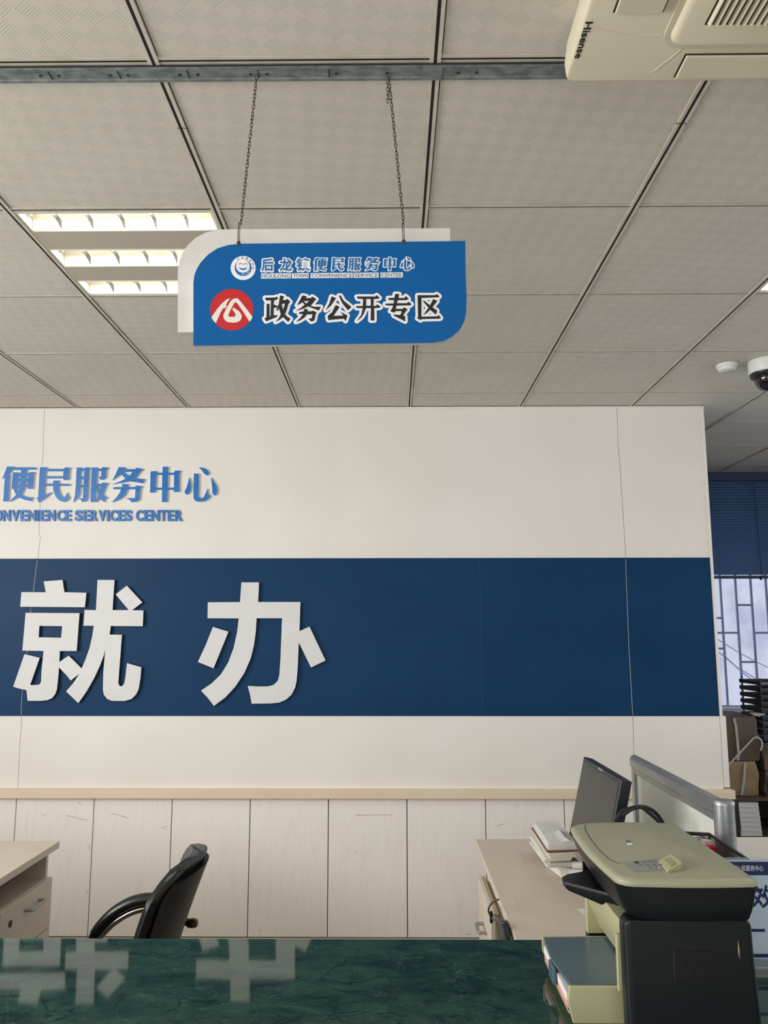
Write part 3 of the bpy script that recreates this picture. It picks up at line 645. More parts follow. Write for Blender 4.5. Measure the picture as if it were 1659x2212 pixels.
for k, c in enumerate('马上就办'):
    a = R(92-k*24); qx, qy = ex+math.cos(a)*15.2, ey+math.sin(a)*14.2; rt = a-math.pi/2
    mb = MB(); font_map(mb, c, lambda u, t: lay(2)(qx+(u-.5)*4.4*math.cos(rt)+(t-.5)*4.4*math.sin(rt), qy+(u-.5)*4.4*math.sin(rt)-(t-.5)*4.4*math.cos(rt)), (0, .0002, 0)); mb.build('motto_character', M['print_white'], em)
# chains
def chain(a, b, tw=0):
    mb = MB(); a, b = Vector(a), Vector(b); L = (b-a).length; n = max(2, int(L/.0085)); t = (b-a).normalized()
    e1 = t.cross(V(0, 1, 0)).normalized(); e2 = t.cross(e1)
    for k in range(n):
        c = a+(b-a)*((k+.5)/n); an = tw+k*1.18
        x = e1*math.cos(an)+e2*math.sin(an)
        mb.tube([c+x*(math.cos(q)*.0030)+t*(math.sin(q)*.0063) for q in [2*math.pi*s_/10 for s_ in range(10)]], .0008, 5, True)
    return mb
YCH = 1.562
tops = [V(onZ(557, 172, zb).x, YCH, zb-.003), V(onZ(840, 158, zb).x, YCH, zb-.008)]
for k, (hx, hy) in enumerate(((516, 524), (872, 521))):
    hole = onY(hx, hy+1.5, YS); bot = onY(hx+(4 if k == 0 else 0), hy-28, YS+.012); bot.y = YS+.013
    bot.z = max(bot.z, FB(hx, 494).z+.006)
    chain(tops[k], bot+V(0, 0, .004), k).build('chain', M['steel_wire'], sg)
    MB().tube([bot+V(0, 0, .006), bot+V(0, -.010, .003), hole+V(.0015, -.0035, .004), hole+V(0, -.003, -.002), hole+V(-.0018, -.0035, .004), bot+V(-.003, -.009, .001), bot+V(-.001, 0, .006)], .0009, 6).build('wire_loop', M['steel_wire'], sg)
    MB().lathe(hole+V(0, -.0026, 0), [(.0042, 0), (.0042, .0011)], 12, 'y').build('rust_spot', M['rust'], sg)
chain(tops[1]+V(-.003, -.003, -.008), tops[1]+V(-.002, -.003, -.062), .4).build('chain_tail', M['steel_wire'], sg)
MB().tube([tops[1]+V(0, 0, .0045), tops[1]+V(-.003, 0, .002), tops[1]+V(0, 0, -.012), tops[1]+V(.002, 0, -.012)], .0012, 6).build('hook', M['chrome'], sg)

# cassette air conditioner
ax0, ax1, ay0, ay1 = AC; az = 2.63
ac = thing('air_conditioner', ((ax0+ax1)/2, (ay0+ay1)/2, az), 'cream ceiling cassette air conditioner at the upper right', 'air conditioner')
def rring(x0, x1, y0, y1, r, z, n=8):
    out = []
    for cx, cy, a0 in ((x1-r, y1-r, 0), (x0+r, y1-r, 90), (x0+r, y0+r, 180), (x1-r, y0+r, 270)):
        for k in range(n+1):
            a = R(a0+90*k/n); out.append(V(cx+math.cos(a)*r, cy+math.sin(a)*r, z))
    return out
MB().loft([rring(ax0+.03, ax1-.03, ay0+.03, ay1-.03, .02, 2.7445), rring(ax0+.004, ax1-.004, ay0+.004, ay1-.004, .02, 2.70), rring(ax0-.001, ax1+.001, ay0-.001, ay1+.001, .022, 2.66), rring(ax0, ax1, ay0, ay1, .022, 2.642), rring(ax0+.001, ax1-.001, ay0+.001, ay1-.001, .022, 2.633), rring(ax0+.004, ax1-.004, ay0+.004, ay1-.004, .02, az)]).build('panel', M['ac'], ac, smooth=True, angle=50)
gx0, gx1, gy0, gy1 = onZ(1440, 90, az).x, 0, 0, onZ(1455, 100, az).y
gx0, gy1 = .512, 1.340; gx1, gy1b = ax1-(gx0-ax0), gy1; gy0 = ay0+(ay1-gy1)
ci = MB().loft([rring(gx0, gx1, gy0, gy1, .03, az-.001), rring(gx0, gx1, gy0, gy1, .03, az-.004), rring(gx0+.008, gx1-.008, gy0+.008, gy1-.008, .024, az-.012)]).build('grille_frame', M['ac'], ac, smooth=True)
MB().loft([rring(gx0-.012, gx1+.012, gy0-.012, gy1+.012, .042, az+.001), rring(gx0-.0115, gx1+.0115, gy0-.0115, gy1+.0115, .042, az-.0022), rring(gx0-.003, gx1+.003, gy0-.003, gy1+.003, .033, az-.0022)]).build('seat_rim', M['ac'], ac, smooth=True)
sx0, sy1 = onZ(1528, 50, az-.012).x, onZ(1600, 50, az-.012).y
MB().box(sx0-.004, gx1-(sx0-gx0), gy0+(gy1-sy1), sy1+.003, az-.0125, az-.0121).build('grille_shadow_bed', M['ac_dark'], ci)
k = 0; x = sx0
sl_me = None
while x < gx1-(sx0-gx0):
    MB().prism([[(x, sy1, az-.0126), (x+.0068, sy1, az-.0126), (x+.0060, sy1, az-.0185), (x+.0035, sy1, az-.0185)]], (0, gy0+(gy1-sy1)-sy1, 0)).build('slat', M['ac'], ci)
    x += .0122
# air outlet flaps on the four sides
def flap(x0, x1, y0, y1):
    MB().box(x0-.003, x1+.003, y0-.0015, y1+.0015, az-.0004, az+.001).build('outlet_gap', M['ac_dark'], ac)
    MB().box(x0, x1, y0, y1, az-.006, az-.0005).build('outlet_flap', M['ac'], ac, .0025)
flap(.560, ax1-(.560-ax0), 1.368, 1.430)
flap(.560, ax1-(.560-ax0), ay0+.016, ay0+.078)
flap(.395, .478, ay0+.19, 1.262)
flap(ax1-.134, ax1-.051, ay0+.19, 1.262)
# seams of the corner cover
MB().tube([V(ax0+.006, 1.292, az+.0002), V(.40, 1.310, az-.0002), V(.45, 1.319, az-.0002), V(gx0-.016, 1.318, az-.0002)], .0009, 5).build('corner_seam', M['ac_dark'] if 0 else M['ac'], ac)
MB().tube([V(.545, gy1+.014, az-.0002), V(.535, 1.375, az-.0002), V(.515, 1.41, az-.0002), V(.49, 1.440, az+.002)], .0009, 5).build('corner_seam', M['ac'], ac)
pa, pb = onZ(1264, 47, az), onZ(1242, 126, az)
mb = MB(); font_map(mb, 'Hisense', lambda u, t: V(.3492+t*.0135+(pb.x-pa.x)*u*.3, pa.y+u*(pb.y-pa.y), az-.0006), (0, 0, .0005), bold=.02); mb.build('brand_lettering', M['print_black'], ac)

# smoke detector and dome camera
p = onZ(1570, 788, ZC)
sd = thing('smoke_detector', (p.x, p.y, ZC), 'small white round smoke detector left of the dome camera', 'smoke detector')
MB().lathe((p.x, p.y, ZC), [(.047, -.0005), (.047, -.012), (.044, -.015)], 32).build('base_plate', M['white_plastic'], sd, smooth=True)
MB().lathe((p.x, p.y, ZC), [(.040, -.015), (.039, -.026), (.034, -.030)], 32).build('sensor_cap', M['white_plastic'], sd, smooth=True)
p = V(1.690, 3.46, ZC)
dc = thing('dome_camera', p, 'white ceiling dome camera with a black glossy dome', 'camera')
MB().lathe(p, [(.080, -.0005), (.080, -.052), (.077, -.058)], 40).build('camera_base', M['white_plastic'], dc, smooth=True)
MB().lathe(p, [(.076, -.058), (.074, -.070), (.062, -.078)], 40).build('black_ring', M['black_plastic'], dc, smooth=True)
MB().lathe(p, [(.060*math.cos(R(a)), -.078-.060*math.sin(R(a))) for a in range(0, 90, 9)]+[(.002, -.138)], 40).build('dome', M['dome'], dc, smooth=True)
MB().lathe(p+V(-.012, -.056, -.098), [(.012, 0), (.010, .006)], 16, 'y').build('lens', M['lens'], dc)

# ================================================================== LETTERING ON THE PARTITION
FW = lambda px, py: onY(px, py, YW-.022)
for c, lab in (('就', 'large white raised character on the blue band at the left picture edge'), ('办', 'large white raised character standing alone right of the other on the blue band')):
    t = thing('raised_character', (FW(*G[c][0][0][0]).x, YW-.0117, 1.16), lab, 'character', 'large white characters on the blue band')
    side = MB(); face = MB()
    for grp in G[c]:
        side.prism([[FW(*p)+V(0, .003, 0) for p in l] for l in grp], (0, .0172, 0)); face.prism([[FW(*p) for p in l] for l in grp], (0, .003, 0))
    side.build('shaded_body', M['letter_side'], t); face.build('white_face', M['letter_white'], t)
FW2 = lambda px, py: onY(px, py, YW-.012)
whicht = {'便': 'first', '民': 'second', '服': 'third', '务': 'fourth', '中': 'fifth', '心': 'sixth and last'}
for c in '便民服务中心':
    t = thing('blue_character', (FW2(*G[c][0][0][0]).x, YW-.006, 2.19), f'{whicht[c]} glossy blue raised character from the left on the white wall', 'character', 'blue characters on the white wall')
    side = MB(); face = MB(); rim = MB()
    for grp in G[c]:
        side.prism([[FW2(*p)+V(0, .0022, 0) for p in l] for l in grp], (0, .0092, 0)); face.prism([[FW2(*p) for p in l] for l in grp], (0, .002, 0))
    glyph_border(rim, G[c], lambda px, py: onY(px, py, YW-.0005), .0030, (0, .001, 0))
    side.build('acrylic_body', M['letter_clear'], t); face.build('blue_face', M['letter_blue'], t); rim.build('glue_rim', M['letter_clear'], t)
eng = [('C', -31, -13), ('O', -13, 4.5), ('N', 5, 22), ('V', 24, 41.5), ('E', 43, 57), ('N', 59, 77), ('I', 78.5, 82.5), ('E', 86, 100), ('N', 102, 119), ('C', 122, 139), ('E', 139.5, 153.5),
       ('S', 160.8, 177), ('E', 179, 193), ('R', 194.5, 210.5), ('V', 212, 228.5), ('I', 230, 235.5), ('C', 237, 253.5), ('E', 254.5, 268.5), ('S', 268.5, 285),
       ('C', 293, 309), ('E', 311, 324.5), ('N', 326, 344), ('T', 345, 360), ('E', 361.5, 375), ('R', 377.5, 394)]
ordn = ['first', 'second', 'third', 'fourth', 'fifth', 'sixth', 'seventh', 'eighth', 'ninth', 'tenth', 'eleventh']
wi = [(0, 11, 'CONVENIENCE'), (11, 19, 'SERVICES'), (19, 25, 'CENTER')]
for s0, s1, wd in wi:
    for k in range(s0, s1):
        c, a, b = eng[k]
        if b < 0: continue          # outside the frame
        mb = MB(); font_map(mb, c, lambda u, t: onY(a+.3+u*(b-a-.6), 1125.5-t*24, YW-.010), (0, .0095, 0), bold=.035)
        mb.build('blue_letter', M['letter_blue'], label=f'small blue raised letter {c}, {ordn[k-s0]} letter of the word {wd}', cat='letter', group='english letters under the blue characters')

# ================================================================== WINDOW BLIND
bl = thing('window_blind', (2.66, Y1-.09, 1.94), 'dark blue venetian blind half lowered over the far window', 'blind')
zb0 = onY(1600, 1250, Y1-.09).z
MB().box(1.78, 3.55, Y1-.12, Y1-.06, ZC-.065, ZC-.004).build('headrail', M['blind_dark'], bl)
MB().box(1.78, 3.55, Y1-.105, Y1-.075, zb0, zb0+.022).build('bottom_rail', M['blind_dark'], bl)
ns = 32; sl = mesh_of(MB().prism([[(0, -.010, -.0122), (0, -.0075, -.0125), (0, .009, .0118), (0, .0065, .0125), (0, -.0035, .0035)]], (1.75, 0, 0)), 'slat', M['blind'])
for k in range(ns): put('slat', sl, bl, (1.79, Y1-.09, zb0+.04+k*((ZC-.075)-(zb0+.04))/(ns-1)))
for px in (1631,): 
    a = onY(1629, 1045, Y1-.115); MB().tube([V(a.x, Y1-.112, ZC-.07), V(a.x+.012, Y1-.112, 1.96)], .003, 6).build('tilt_cord', M['blind_dark'], bl)
MB().lathe((onY(1643, 1247, Y1-.11).x, Y1-.112, zb0-.012), [(.006, 0), (.009, .004), (.008, .018), (.003, .026)], 12).build('cord_knob', M['black_plastic'], bl, smooth=True)

# ================================================================== COUNTER
ct = thing('service_counter', (-.2, 1.8, 0), 'service counter with a polished dark green marble top', 'counter')
CZ = .79; CB = 2.122
MB().box(-3.0, 2.6, 1.34, CB, CZ-.03, CZ).build('marble_top', M['marble'], ct, .003)
MB().box(-2.95, 2.55, 1.42, CB-.02, 0, CZ-.03).build('counter_body', M['desk'], ct)

# ================================================================== DESKS
DZ = .75
dl = thing('desk', (-1.6, 2.75, 0), 'pale wooden desk with drawers at the left, below the large white characters', 'desk', 'office desks')
MB().box(-2.55, -1.283, 2.13, 3.21, DZ-.025, DZ).build('desktop', M['desk'], dl, .0015, 1)
px0, px1, py0, py1 = -1.75, -1.305, 2.765, 3.165
b_ = MB().box(px0, px1, py0, py0+.018, .04, DZ-.025).box(px0, px1, py1-.018, py1, .04, DZ-.025).box(px0, px0+.012, py0+.018, py1-.018, .04, DZ-.025).box(px0+.012, px1, py0+.018, py1-.018, .618, .634).box(px0+.012, px1, py0+.018, py1-.018, .04, .058)
b_.build('pedestal', M['desk'], dl)
for z0, z1 in ((.458, .632), (.262, .454), (.06, .258)):
    dr = MB().box(px1, px1+.018, py0+.002, py1+.004, z0, z1).build('drawer', M['desk'], dl, .001, 1)
    yh = py0+.235; zh = (z0+z1)/2+.04
    hd = MB(); hd.tube([(px1+.018, yh-.055, zh), (px1+.042, yh-.055, zh), (px1+.044, yh-.052, zh), (px1+.044, yh+.052, zh), (px1+.042, yh+.055, zh), (px1+.018, yh+.055, zh)], .0055, 8); hd.build('drawer_handle', M['alu'], dr)
    if z0 > .4: MB().lathe((px1+.0182, py0+.075, z1-.055), [(.011, 0), (.011, .003), (.006, .004)], 20, 'x').build('drawer_lock', M['black_plastic'], dr)
MB().box(-2.50, -2.46, 2.30, 3.1, 0, DZ-.025).build('side_panel', M['desk'], dl)
MB().box(-2.46, px0-.002, 2.232, 2.25, .3, DZ-.025).build('modesty_panel', M['desk'], dl)

d2 = thing('desk', (.6, 2.75, 0), 'pale wooden desk carrying the black monitor and paper stacks', 'desk', 'office desks')
MB().box(  .322, .860, 2.13, 3.25, DZ-.025, DZ).build('desktop', M['desk'], d2, .0015, 1)
MB().box(.83, .85, 2.23, 3.22, 0, DZ-.025).build('side_panel', M['desk'], d2)
pd = thing('drawer_pedestal', (.55, 2.71, 0), 'pale drawer unit under the right desk with metal bow handle', 'drawer unit')
MB().box(.318, .76, 2.53, 2.895, .03, .700).build('cabinet_body', M['desk'], pd)
for z0, z1 in ((.50, .716), (.27, .497), (.04, .267)):
    dr = MB().box(.306, .3165, 2.532, 2.893, z0, z1).build('drawer_front', M['desk_edge'], pd)
    MB().box(.294, .3055, 2.532, 2.893, z0, z1).build('drawer_face', M['desk_edge'] if 0 else M['desk'], dr)
    yh = 2.70; zh = z1-.10
    MB().tube([(.294, yh-.04, zh), (.272, yh-.04, zh), (.269, yh-.036, zh), (.269, yh+.036, zh), (.272, yh+.04, zh), (.294, yh+.04, zh)], .0055, 8).build('drawer_handle', M['alu'], dr)
d3 = thing('desk', (1.6, 2.75, 0), 'pale desk top right of the aluminium divider post, partly hidden', 'desk', 'office desks')
MB().box(  .945, 2.5, 2.13, 3.29, DZ-.025, DZ).build('desktop', M['wood_white'], d3, .0015, 1)
for x in (.95, 2.46): MB().box(x, x+.03, 2.25, 3.25, 0, DZ-.025).build('side_panel', M['wood_white'], d3)

# black pouch and strap hanging at the desk edge
bg = thing('black_pouch', (.34, 2.32, .45), 'black pouch with a looped cord hanging at the right desk edge', 'pouch')
q = [onX(x, y, .318) for x, y in ((1085,1990),(1092,1984),(1100,1995),(1107,2026),(1090,2030))]
q = q[:4]+[q[3]+V(0, 0, -.12), q[4]+V(0, 0, -.12)]+q[4:]
MB().prism([[v_+V(-.02, 0, 0) for v_ in q]], (.017, 0, 0)).build('pouch_body', M['black_plastic'], bg, .004)
pth = [(1077,1943),(1068,1946),(1058,1957),(1055,1968),(1058,1977),(1063,1984),(1075,1990),(1085,1996),(1092,1992)]
MB().tube(smooth_path([onX(x, y, .288) for x, y in pth]), .0028, 6).build('cord', M['black_plastic'], bg, smooth=True)
v_ = onX(1061, 1979, .288); MB().box(v_.x-.004, v_.x+.004, v_.y-.006, v_.y+.006, v_.z-.018, v_.z+.012).build('cord_clip', M['black_plastic'], bg)

# ================================================================== OFFICE CHAIR
cx_, cy_ = -.92, 2.60
chv = thing('office_chair', (cx_, cy_, 0), 'black leatherette office chair facing the left desk', 'chair')
HW = .215
def back_pt(t, s, off):       # t across the back (-1 near, 1 far), s up; off: thickness towards the rear
    zt = .875-.030*abs(t)**3-.018*(1-t)*.5
    z = .44+(zt-.44)*s
    x = -.735+.135*s**1.25-.075*t*t*(.35+.65*s)
    return V(x+off*(1-.35*abs(t)**4), cy_+HW*t*(1-.16*s*s*s)+.0, z)
def shell(off0, off1, s0=0, s1=1, tm=1, nu=30, nv=24):
    mb = MB(); rings = []
    for j in range(nv+1):
        s = s0+(s1-s0)*j/nv
        cs = tm*(1-.35*max(0, (s-.82)/.18)**2.6)
        fr = [back_pt(-cs+2*cs*i/nu, s, off0) for i in range(nu+1)]; bk = [back_pt(-cs+2*cs*i/nu, s, off1) for i in range(nu+1)]
        e0 = (fr[0]+bk[0])/2+V(0, -.012, 0); e1 = (fr[-1]+bk[-1])/2+V(0, .012, 0)
        rings.append(fr+[e1]+bk[::-1]+[e0])
    mb.loft(rings); return mb
shell(-.028, .018).build('backrest', M['leather'], chv, smooth=True, angle=70)
shell(.019, .034, .0, .94, .92).build('back_shell', M['leather_rear'], chv, smooth=True, angle=70)
st = MB(); rr = [rring(-1.19, -.72, cy_-.24, cy_+.24, .09, z) for z in (.405, .425, .455)] + [rring(-1.17, -.74, cy_-.22, cy_+.22, .08, .475)]
st.loft(rr).build('seat', M['leather'], chv, smooth=True, angle=60)
for s_, yy in ((-1, cy_-.245), (1, cy_+.245)):
    pth = [V(-.715, yy, .622), V(-.76, yy, .648), V(-.82, yy, .656), V(-.88, yy, .645), V(-.94, yy, .612), V(-.985, yy, .568), V(-1.01, yy, .53)]
    MB().tube(smooth_path(pth), [.0205+.004*math.sin(math.pi*k/24)-(.004 if k > 22 else 0) for k in range(25)], 14, flat=.8).build('armrest_pad', M['leather'], chv, smooth=True)
    pth2 = [p+V(.006, 0, -.030) for p in pth]+[V(-1.02, yy, .47), V(-1.0, yy, .42), V(-.94, yy-s_*.02, .40)]
    MB().tube(smooth_path([V(-.665, yy-s_*.055, .598), V(-.69, yy-s_*.02, .596)]+pth2), .011, 10).build('armrest_frame', M['chrome'], chv, smooth=True)
    MB().lathe((-.660, yy-s_*.055, .598), [(.009, -.075), (.009, -.018), (.014, -.016), (.016, 0), (.013, .014), (.005, .018)], 16, 'x').build('bolt_cap', M['brass'], chv, smooth=True)
MB().lathe((cx_, cy_, 0), [(.03, .10), (.03, .25), (.022, .252), (.022, .40)], 16).build('gas_column', M['black_plastic'], chv, smooth=True)
for k in range(5):
    a = 2*math.pi*k/5+.3; u = V(math.cos(a), math.sin(a), 0)
    lg_ = MB().tube([V(cx_, cy_, .12)+u*.025, V(cx_, cy_, .10)+u*.16, V(cx_, cy_, .075)+u*.29], [.024, .02, .015], 8).build('base_leg', M['black_plastic'], chv, smooth=True)
    c = V(cx_, cy_, .028)+u*.285; s_ = V(-u.y, u.x, 0)
    MB().tube([c-s_*.022, c+s_*.022], .028, 14).build('caster', M['black_plastic'], lg_)

# ================================================================== MONITOR
ZT = 1.117
f1 = onY(1261, 1634, 2.90); f0 = onY(1226, 1817, 2.90)
n1 = onZ(1342, 1683, f1.z); n0 = f0+(n1-f1)
mo = thing('monitor', ((f0.x+n0.x)/2+.1, (f0.y+n0.y)/2, DZ), 'black flat screen monitor turned left on the right desk', 'monitor')
nrm = (f1-f0).cross(n0-f0).normalized()
if nrm.x > 0: nrm = -nrm                    # the screen looks left
bk = -nrm
MB().hexa([f0, n0, n1, f1], [p+bk*.034 for p in (f0, n0, n1, f1)]).build('casing', M['mon'], mo, .004)
c_ = (f0+n0+n1+f1)/4; ux = (n0-f0).normalized(); uz = (f1-f0).normalized(); wdt = (n0-f0).length; hgt = (f1-f0).length
def mp(u, t, o=0): return f0+ux*(u*wdt)+uz*(t*hgt)+nrm*o
MB().hexa([mp(.035, .085, .0006), mp(.965, .085, .0006), mp(.965, .945, .0006), mp(.035, .945, .0006)], [mp(.035, .085, -.001), mp(.965, .085, -.001), mp(.965, .945, -.001), mp(.035, .945, -.001)]).build('screen', M['screen'], mo)
MB().hexa([mp(.44, .962, .001), mp(.56, .962, .001), mp(.56, .982, .001), mp(.44, .982, .001)], [mp(.44, .962, -.001), mp(.56, .962, -.001), mp(.56, .982, -.001), mp(.44, .982, -.001)]).build('badge', M['silver_print'], mo)
MB().hexa([mp(.2, .12, -.033), mp(.8, .12, -.033), mp(.8, .8, -.033), mp(.2, .8, -.033)], [mp(.25, .2, -.062), mp(.75, .2, -.062), mp(.75, .72, -.062), mp(.25, .72, -.062)]).build('rear_housing', M['mon'], mo, .004)
nb = mp(.5, .35, -.06)
MB().hexa([nb+V(-.02, -.05, 0), nb+V(-.02, .05, 0), nb+V(.02, .05, 0), nb+V(.02, -.05, 0)], [V(nb.x-.01, nb.y-.06, DZ+.012), V(nb.x-.01, nb.y+.06, DZ+.012), V(nb.x+.03, nb.y+.06, DZ+.012), V(nb.x+.03, nb.y-.06, DZ+.012)]).build('stand_neck', M['mon'], mo, .003)
bxc = min(nb.x-.02, .76)
MB().loft([rring(bxc-.05, bxc+.06, nb.y-.085, nb.y+.085, .04, DZ), rring(bxc-.05, bxc+.06, nb.y-.085, nb.y+.085, .04, DZ+.012)]).build('stand_base', M['mon'], mo)
for k, pth in enumerate(([(1330,1770),(1345,1752),(1362,1746),(1385,1742),(1405,1748),(1422,1762),(1434,1782),(1440,1810)], [(1345,1762),(1365,1748),(1385,1744),(1402,1756),(1420,1772),(1432,1790),(1436,1812)])):
    MB().tube(smooth_path([onY(x, y, 2.42-.012*k) for x, y in pth]), .0052, 8).build('cable', M['black_plastic'], mo, smooth=True)

# ================================================================== DESK DIVIDER
dv = thing('desk_divider', (.89, 2.65, 0), 'aluminium framed grey desk divider beside the monitor', 'divider')
fx = .890; fy0, fy1 = 2.285, 3.035; ftop = 1.100
MB().box(fx-.006, fx+.006, fy0-.012, fy1-.03, .76, ftop-.045).build('panel', M['divider'], dv)
tr_ = [(-.018, 0), (-.018, .024), (-.012, .036), (0, .041), (.012, .036), (.018, .024), (.018, 0)]
MB().prism([[(fx+a, fy0-.012, ftop-.041+b) for a, b in tr_]], (0, fy1-fy0+.014, 0)).build('top_rail', M['alu'], dv, smooth=True, angle=40)
MB().prism([[(fx+a, fy0-.012, ftop-.062+b) for a, b in ((-.012, 0), (-.014, .018), (.014, .018), (.012, 0))]], (0, fy1-fy0-.02, 0)).build('upper_bead', M['alu'], dv)
MB().box(fx-.015, fx+.015, fy1-.032, fy1, .752, ftop-.042).build('end_stile', M['alu'], dv, .004)
MB().box(fx-.010, fx+.010, fy1-.044, fy1-.033, .77, ftop-.064).build('inner_bead', M['alu'], dv)
MB().box(fx-.012, fx+.012, fy0-.012, fy1-.033, .752, .775).build('bottom_rail', M['alu'], dv)
po = MB().lathe((fx+.002, 2.246, 0), [(.026, 0), (.026, ftop-.012)], 28, sx=1.05, sy=1).build('post', M['alu'], dv, smooth=True)
MB().lathe((fx+.002, 2.246, 0), [(.0272, ftop-.012), (.0272, ftop-.006), (.023, ftop-.001)], 28, sx=1.05).build('post_cap', M['alu'], po, smooth=True)

# ================================================================== PAPERS ON THE RIGHT DESK
def sheaf(name, corners, z0, z1, m_, label, n=5, jit=.006):
    c = sum(corners, Vector())/len(corners); t = thing(name, (c.x, c.y, z0), label, 'papers', 'paper stacks by the monitor')
    for k in range(n):
        a, b = z0+(z1-z0)*k/n, z0+(z1-z0)*(k+1)/n-.0003
        j = V(random.uniform(-jit, jit), random.uniform(-jit, jit), 0); an = random.uniform(-.03, .03)
        P_ = []
        for p in corners:
            dl_ = p-c; P_.append(V(c.x+dl_.x*math.cos(an)-dl_.y*math.sin(an), c.y+dl_.x*math.sin(an)+dl_.y*math.cos(an), a)+j)
        MB().prism([P_], (0, 0, b-a)).build('sheet_pile', m_ if k % 3 else M['paper'], t)
    return t
def quad(*pts): return [V(x, y, 0) for x, y in pts]
sheaf('paper_stack', quad((.555, 2.765), (.620, 2.76), (.620, 2.85), (.535, 2.87)), DZ+.0005, DZ+.040, M['paper_cream'], 'lowest white paper stack beside the monitor', 5, .004)
a_ = sheaf('paper_bundle', quad((.502, 2.72), (.590, 2.735), (.590, 3.03), (.505, 3.03)), DZ+.041, DZ+.088, M['paper_cream'], 'loose bundle of folded white papers under the clipboard', 6, .010)
cb = thing('clipboard', (.56, 2.93, DZ+.089), 'brown clipboard with white papers on top of the pile', 'clipboard', 'paper stacks by the monitor')
cq = [onZ(1157, 1788, DZ+.09), onZ(1180, 1838, DZ+.09)]
q = quad((.500, 2.72), (.605, 2.735), (.602, 3.03), (.505, 3.035))
MB().prism([[p+V(0, 0, DZ+.089) for p in q]], (0, 0, .005)).build('board', M['brown_clip'], cb)
for k in range(4):
    q2 = quad((.505+.001*k, 2.726+.002*k), (.604, 2.739), (.601, 3.028), (.510+.0015*k, 3.03))
    MB().prism([[p+V(0, 0, DZ+.0945+.0055*k) for p in q2]], (0, 0, .005)).build('sheet', M['paper'], cb)
for k in range(4):      # curling corner
    MB().prism([[V(.557+.004*k, 2.745, DZ+.1168), V(.600, 2.742, DZ+.1168), V(.600, 2.742, DZ+.118), V(.58, 2.742, DZ+.1185+.001*k), V(.555+.004*k, 2.745, DZ+.121+.003*k)]], (0, .12, 0)).build('curled_sheet', M['paper'], cb)
fp = thing('folded_papers', (.60, 2.74, DZ+.0005), 'rolled and folded white papers in front of the bundle', 'papers', 'paper stacks by the monitor')
MB().tube([(.575, 2.742, DZ+.0175), (.63, 2.734, DZ+.0175)], .017, 12).build('rolled_sheet', M['paper'], fp, smooth=True)
MB().tube([(.585, 2.740, DZ+.046), (.62, 2.735, DZ+.046)], .0115, 12).build('rolled_sheet', M['paper'], fp, smooth=True)
pp = onZ(1255, 1974, DZ)
MB().prism([[onZ(x, y, DZ+.0006) for x, y in ((1248,1964),(1275,1962),(1285,1985),(1268,1982))]], (0, 0, .001)).build('loose_paper', M['paper'], label='small white paper slip on the desk beside the printer', cat='paper')

# ================================================================== PRINTER
pr = thing('printer', (.56, 1.80, CZ), 'beige and charcoal multifunction laser printer on the marble counter', 'printer')
PY0, PY1 = 1.606, 2.026            # near and far side
PX0, PX1 = .435, .685              # front and rear of the body
zL = CZ+.2963
# side panels
sp_prof = [(PX0+.0038, CZ+.0115), (PX0+.0019, CZ+.2185), (PX0+.0289, CZ+.2185), (PX1-.0058, CZ+.2185), (PX1-.0038, CZ+.1443), (PX1+.0038, CZ+.0115)]
MB().prism([[(x, PY0, z) for x, z in sp_prof]], (0, .045, 0)).build('side_panel', M['pr_dark'], pr, .012, 5)
MB().prism([[(max(x, .458), PY1-.0289, z) for x, z in sp_prof]], (0, .030, 0)).build('side_panel', M['pr_dark'], pr, .006, 3)
lgp = onY(1497, 2086, PY0)
lp = MB().box(lgp.x-.036, lgp.x+.036, PY0-.0012, PY0+.0038, lgp.z-.026, lgp.z+.026).build('logo_plate', M['pr_black'], pr, .0008, 1)
MB().tube([V(lgp.x+math.cos(a)*.023, PY0-.0013, lgp.z+math.sin(a)*.023) for a in [2*math.pi*k/28 for k in range(28)]], .0009, 5, True).build('logo_ring', M['pr_dark'], lp)
mb = MB(); font_map(mb, 'hp', lambda u, t: V(lgp.x-.016+u*.030+t*.006, PY0-.0021, lgp.z-.015+t*.030), (0, .001, 0), bold=.006); mb.build('logo_letters', M['pr_dark'], lp)
v_ = onY(1595, 2050, PY0); MB().prism([[V(v_.x, PY0-.0006, v_.z+.016), V(v_.x+.0018, PY0-.0006, v_.z), V(v_.x+.001, PY0-.0006, v_.z-.018), V(v_.x-.001, PY0-.0006, v_.z-.004)]], (0, .0008, 0)).build('scrape', M['desk_edge'], pr)
# beige body core and curved front
MB().box(PX0+.0721, PX1-.0019, PY0+.0443, PY1-.0298, CZ+.0058, CZ+.2185).build('body_core', M['pr_beige'], pr)
def front_strip(y0, y1, name, inset):
    prof = [(PX0+.0173, .198), (PX0+.0058+inset, .190), (PX0+.0077+inset, .165), (PX0+.0173+inset, .135), (PX0+.0327+inset, .105), (PX0+.0481, .082), (PX0+.0712, .078), (PX0+.0712, .198)]
    MB().prism([[(x, y0, CZ+z*.962) for x, z in prof]], (0, y1-y0, 0)).build(name, M['pr_beige'], pr, smooth=True, angle=25)
front_strip(PY0+.0558, PY1-.0481, 'front_cover', .006)
MB().box(.452, PX0+.0721, PY1-.0481, PY1-.0298, CZ+.0640, CZ+.1740).build('front_column', M['pr_beige'], pr, .003)
MB().box(PX0-.0019, PX0+.0721, PY0+.0443, PY0+.0558, CZ+.0750, CZ+.1780).build('front_column', M['pr_beige'], pr, .002)
MB().box(.450, PX0+.0750, PY1-.0346, PY1-.0289, CZ+.1750, CZ+.2195).build('inner_cheek', M['pr_black'], pr, .001, 1)
MB().box(PX0+.0712, PX1-.0038, PY0+.0443, PY1-.0356, CZ+.2187, CZ+.2198).build('output_slot', M['pr_black'], pr)
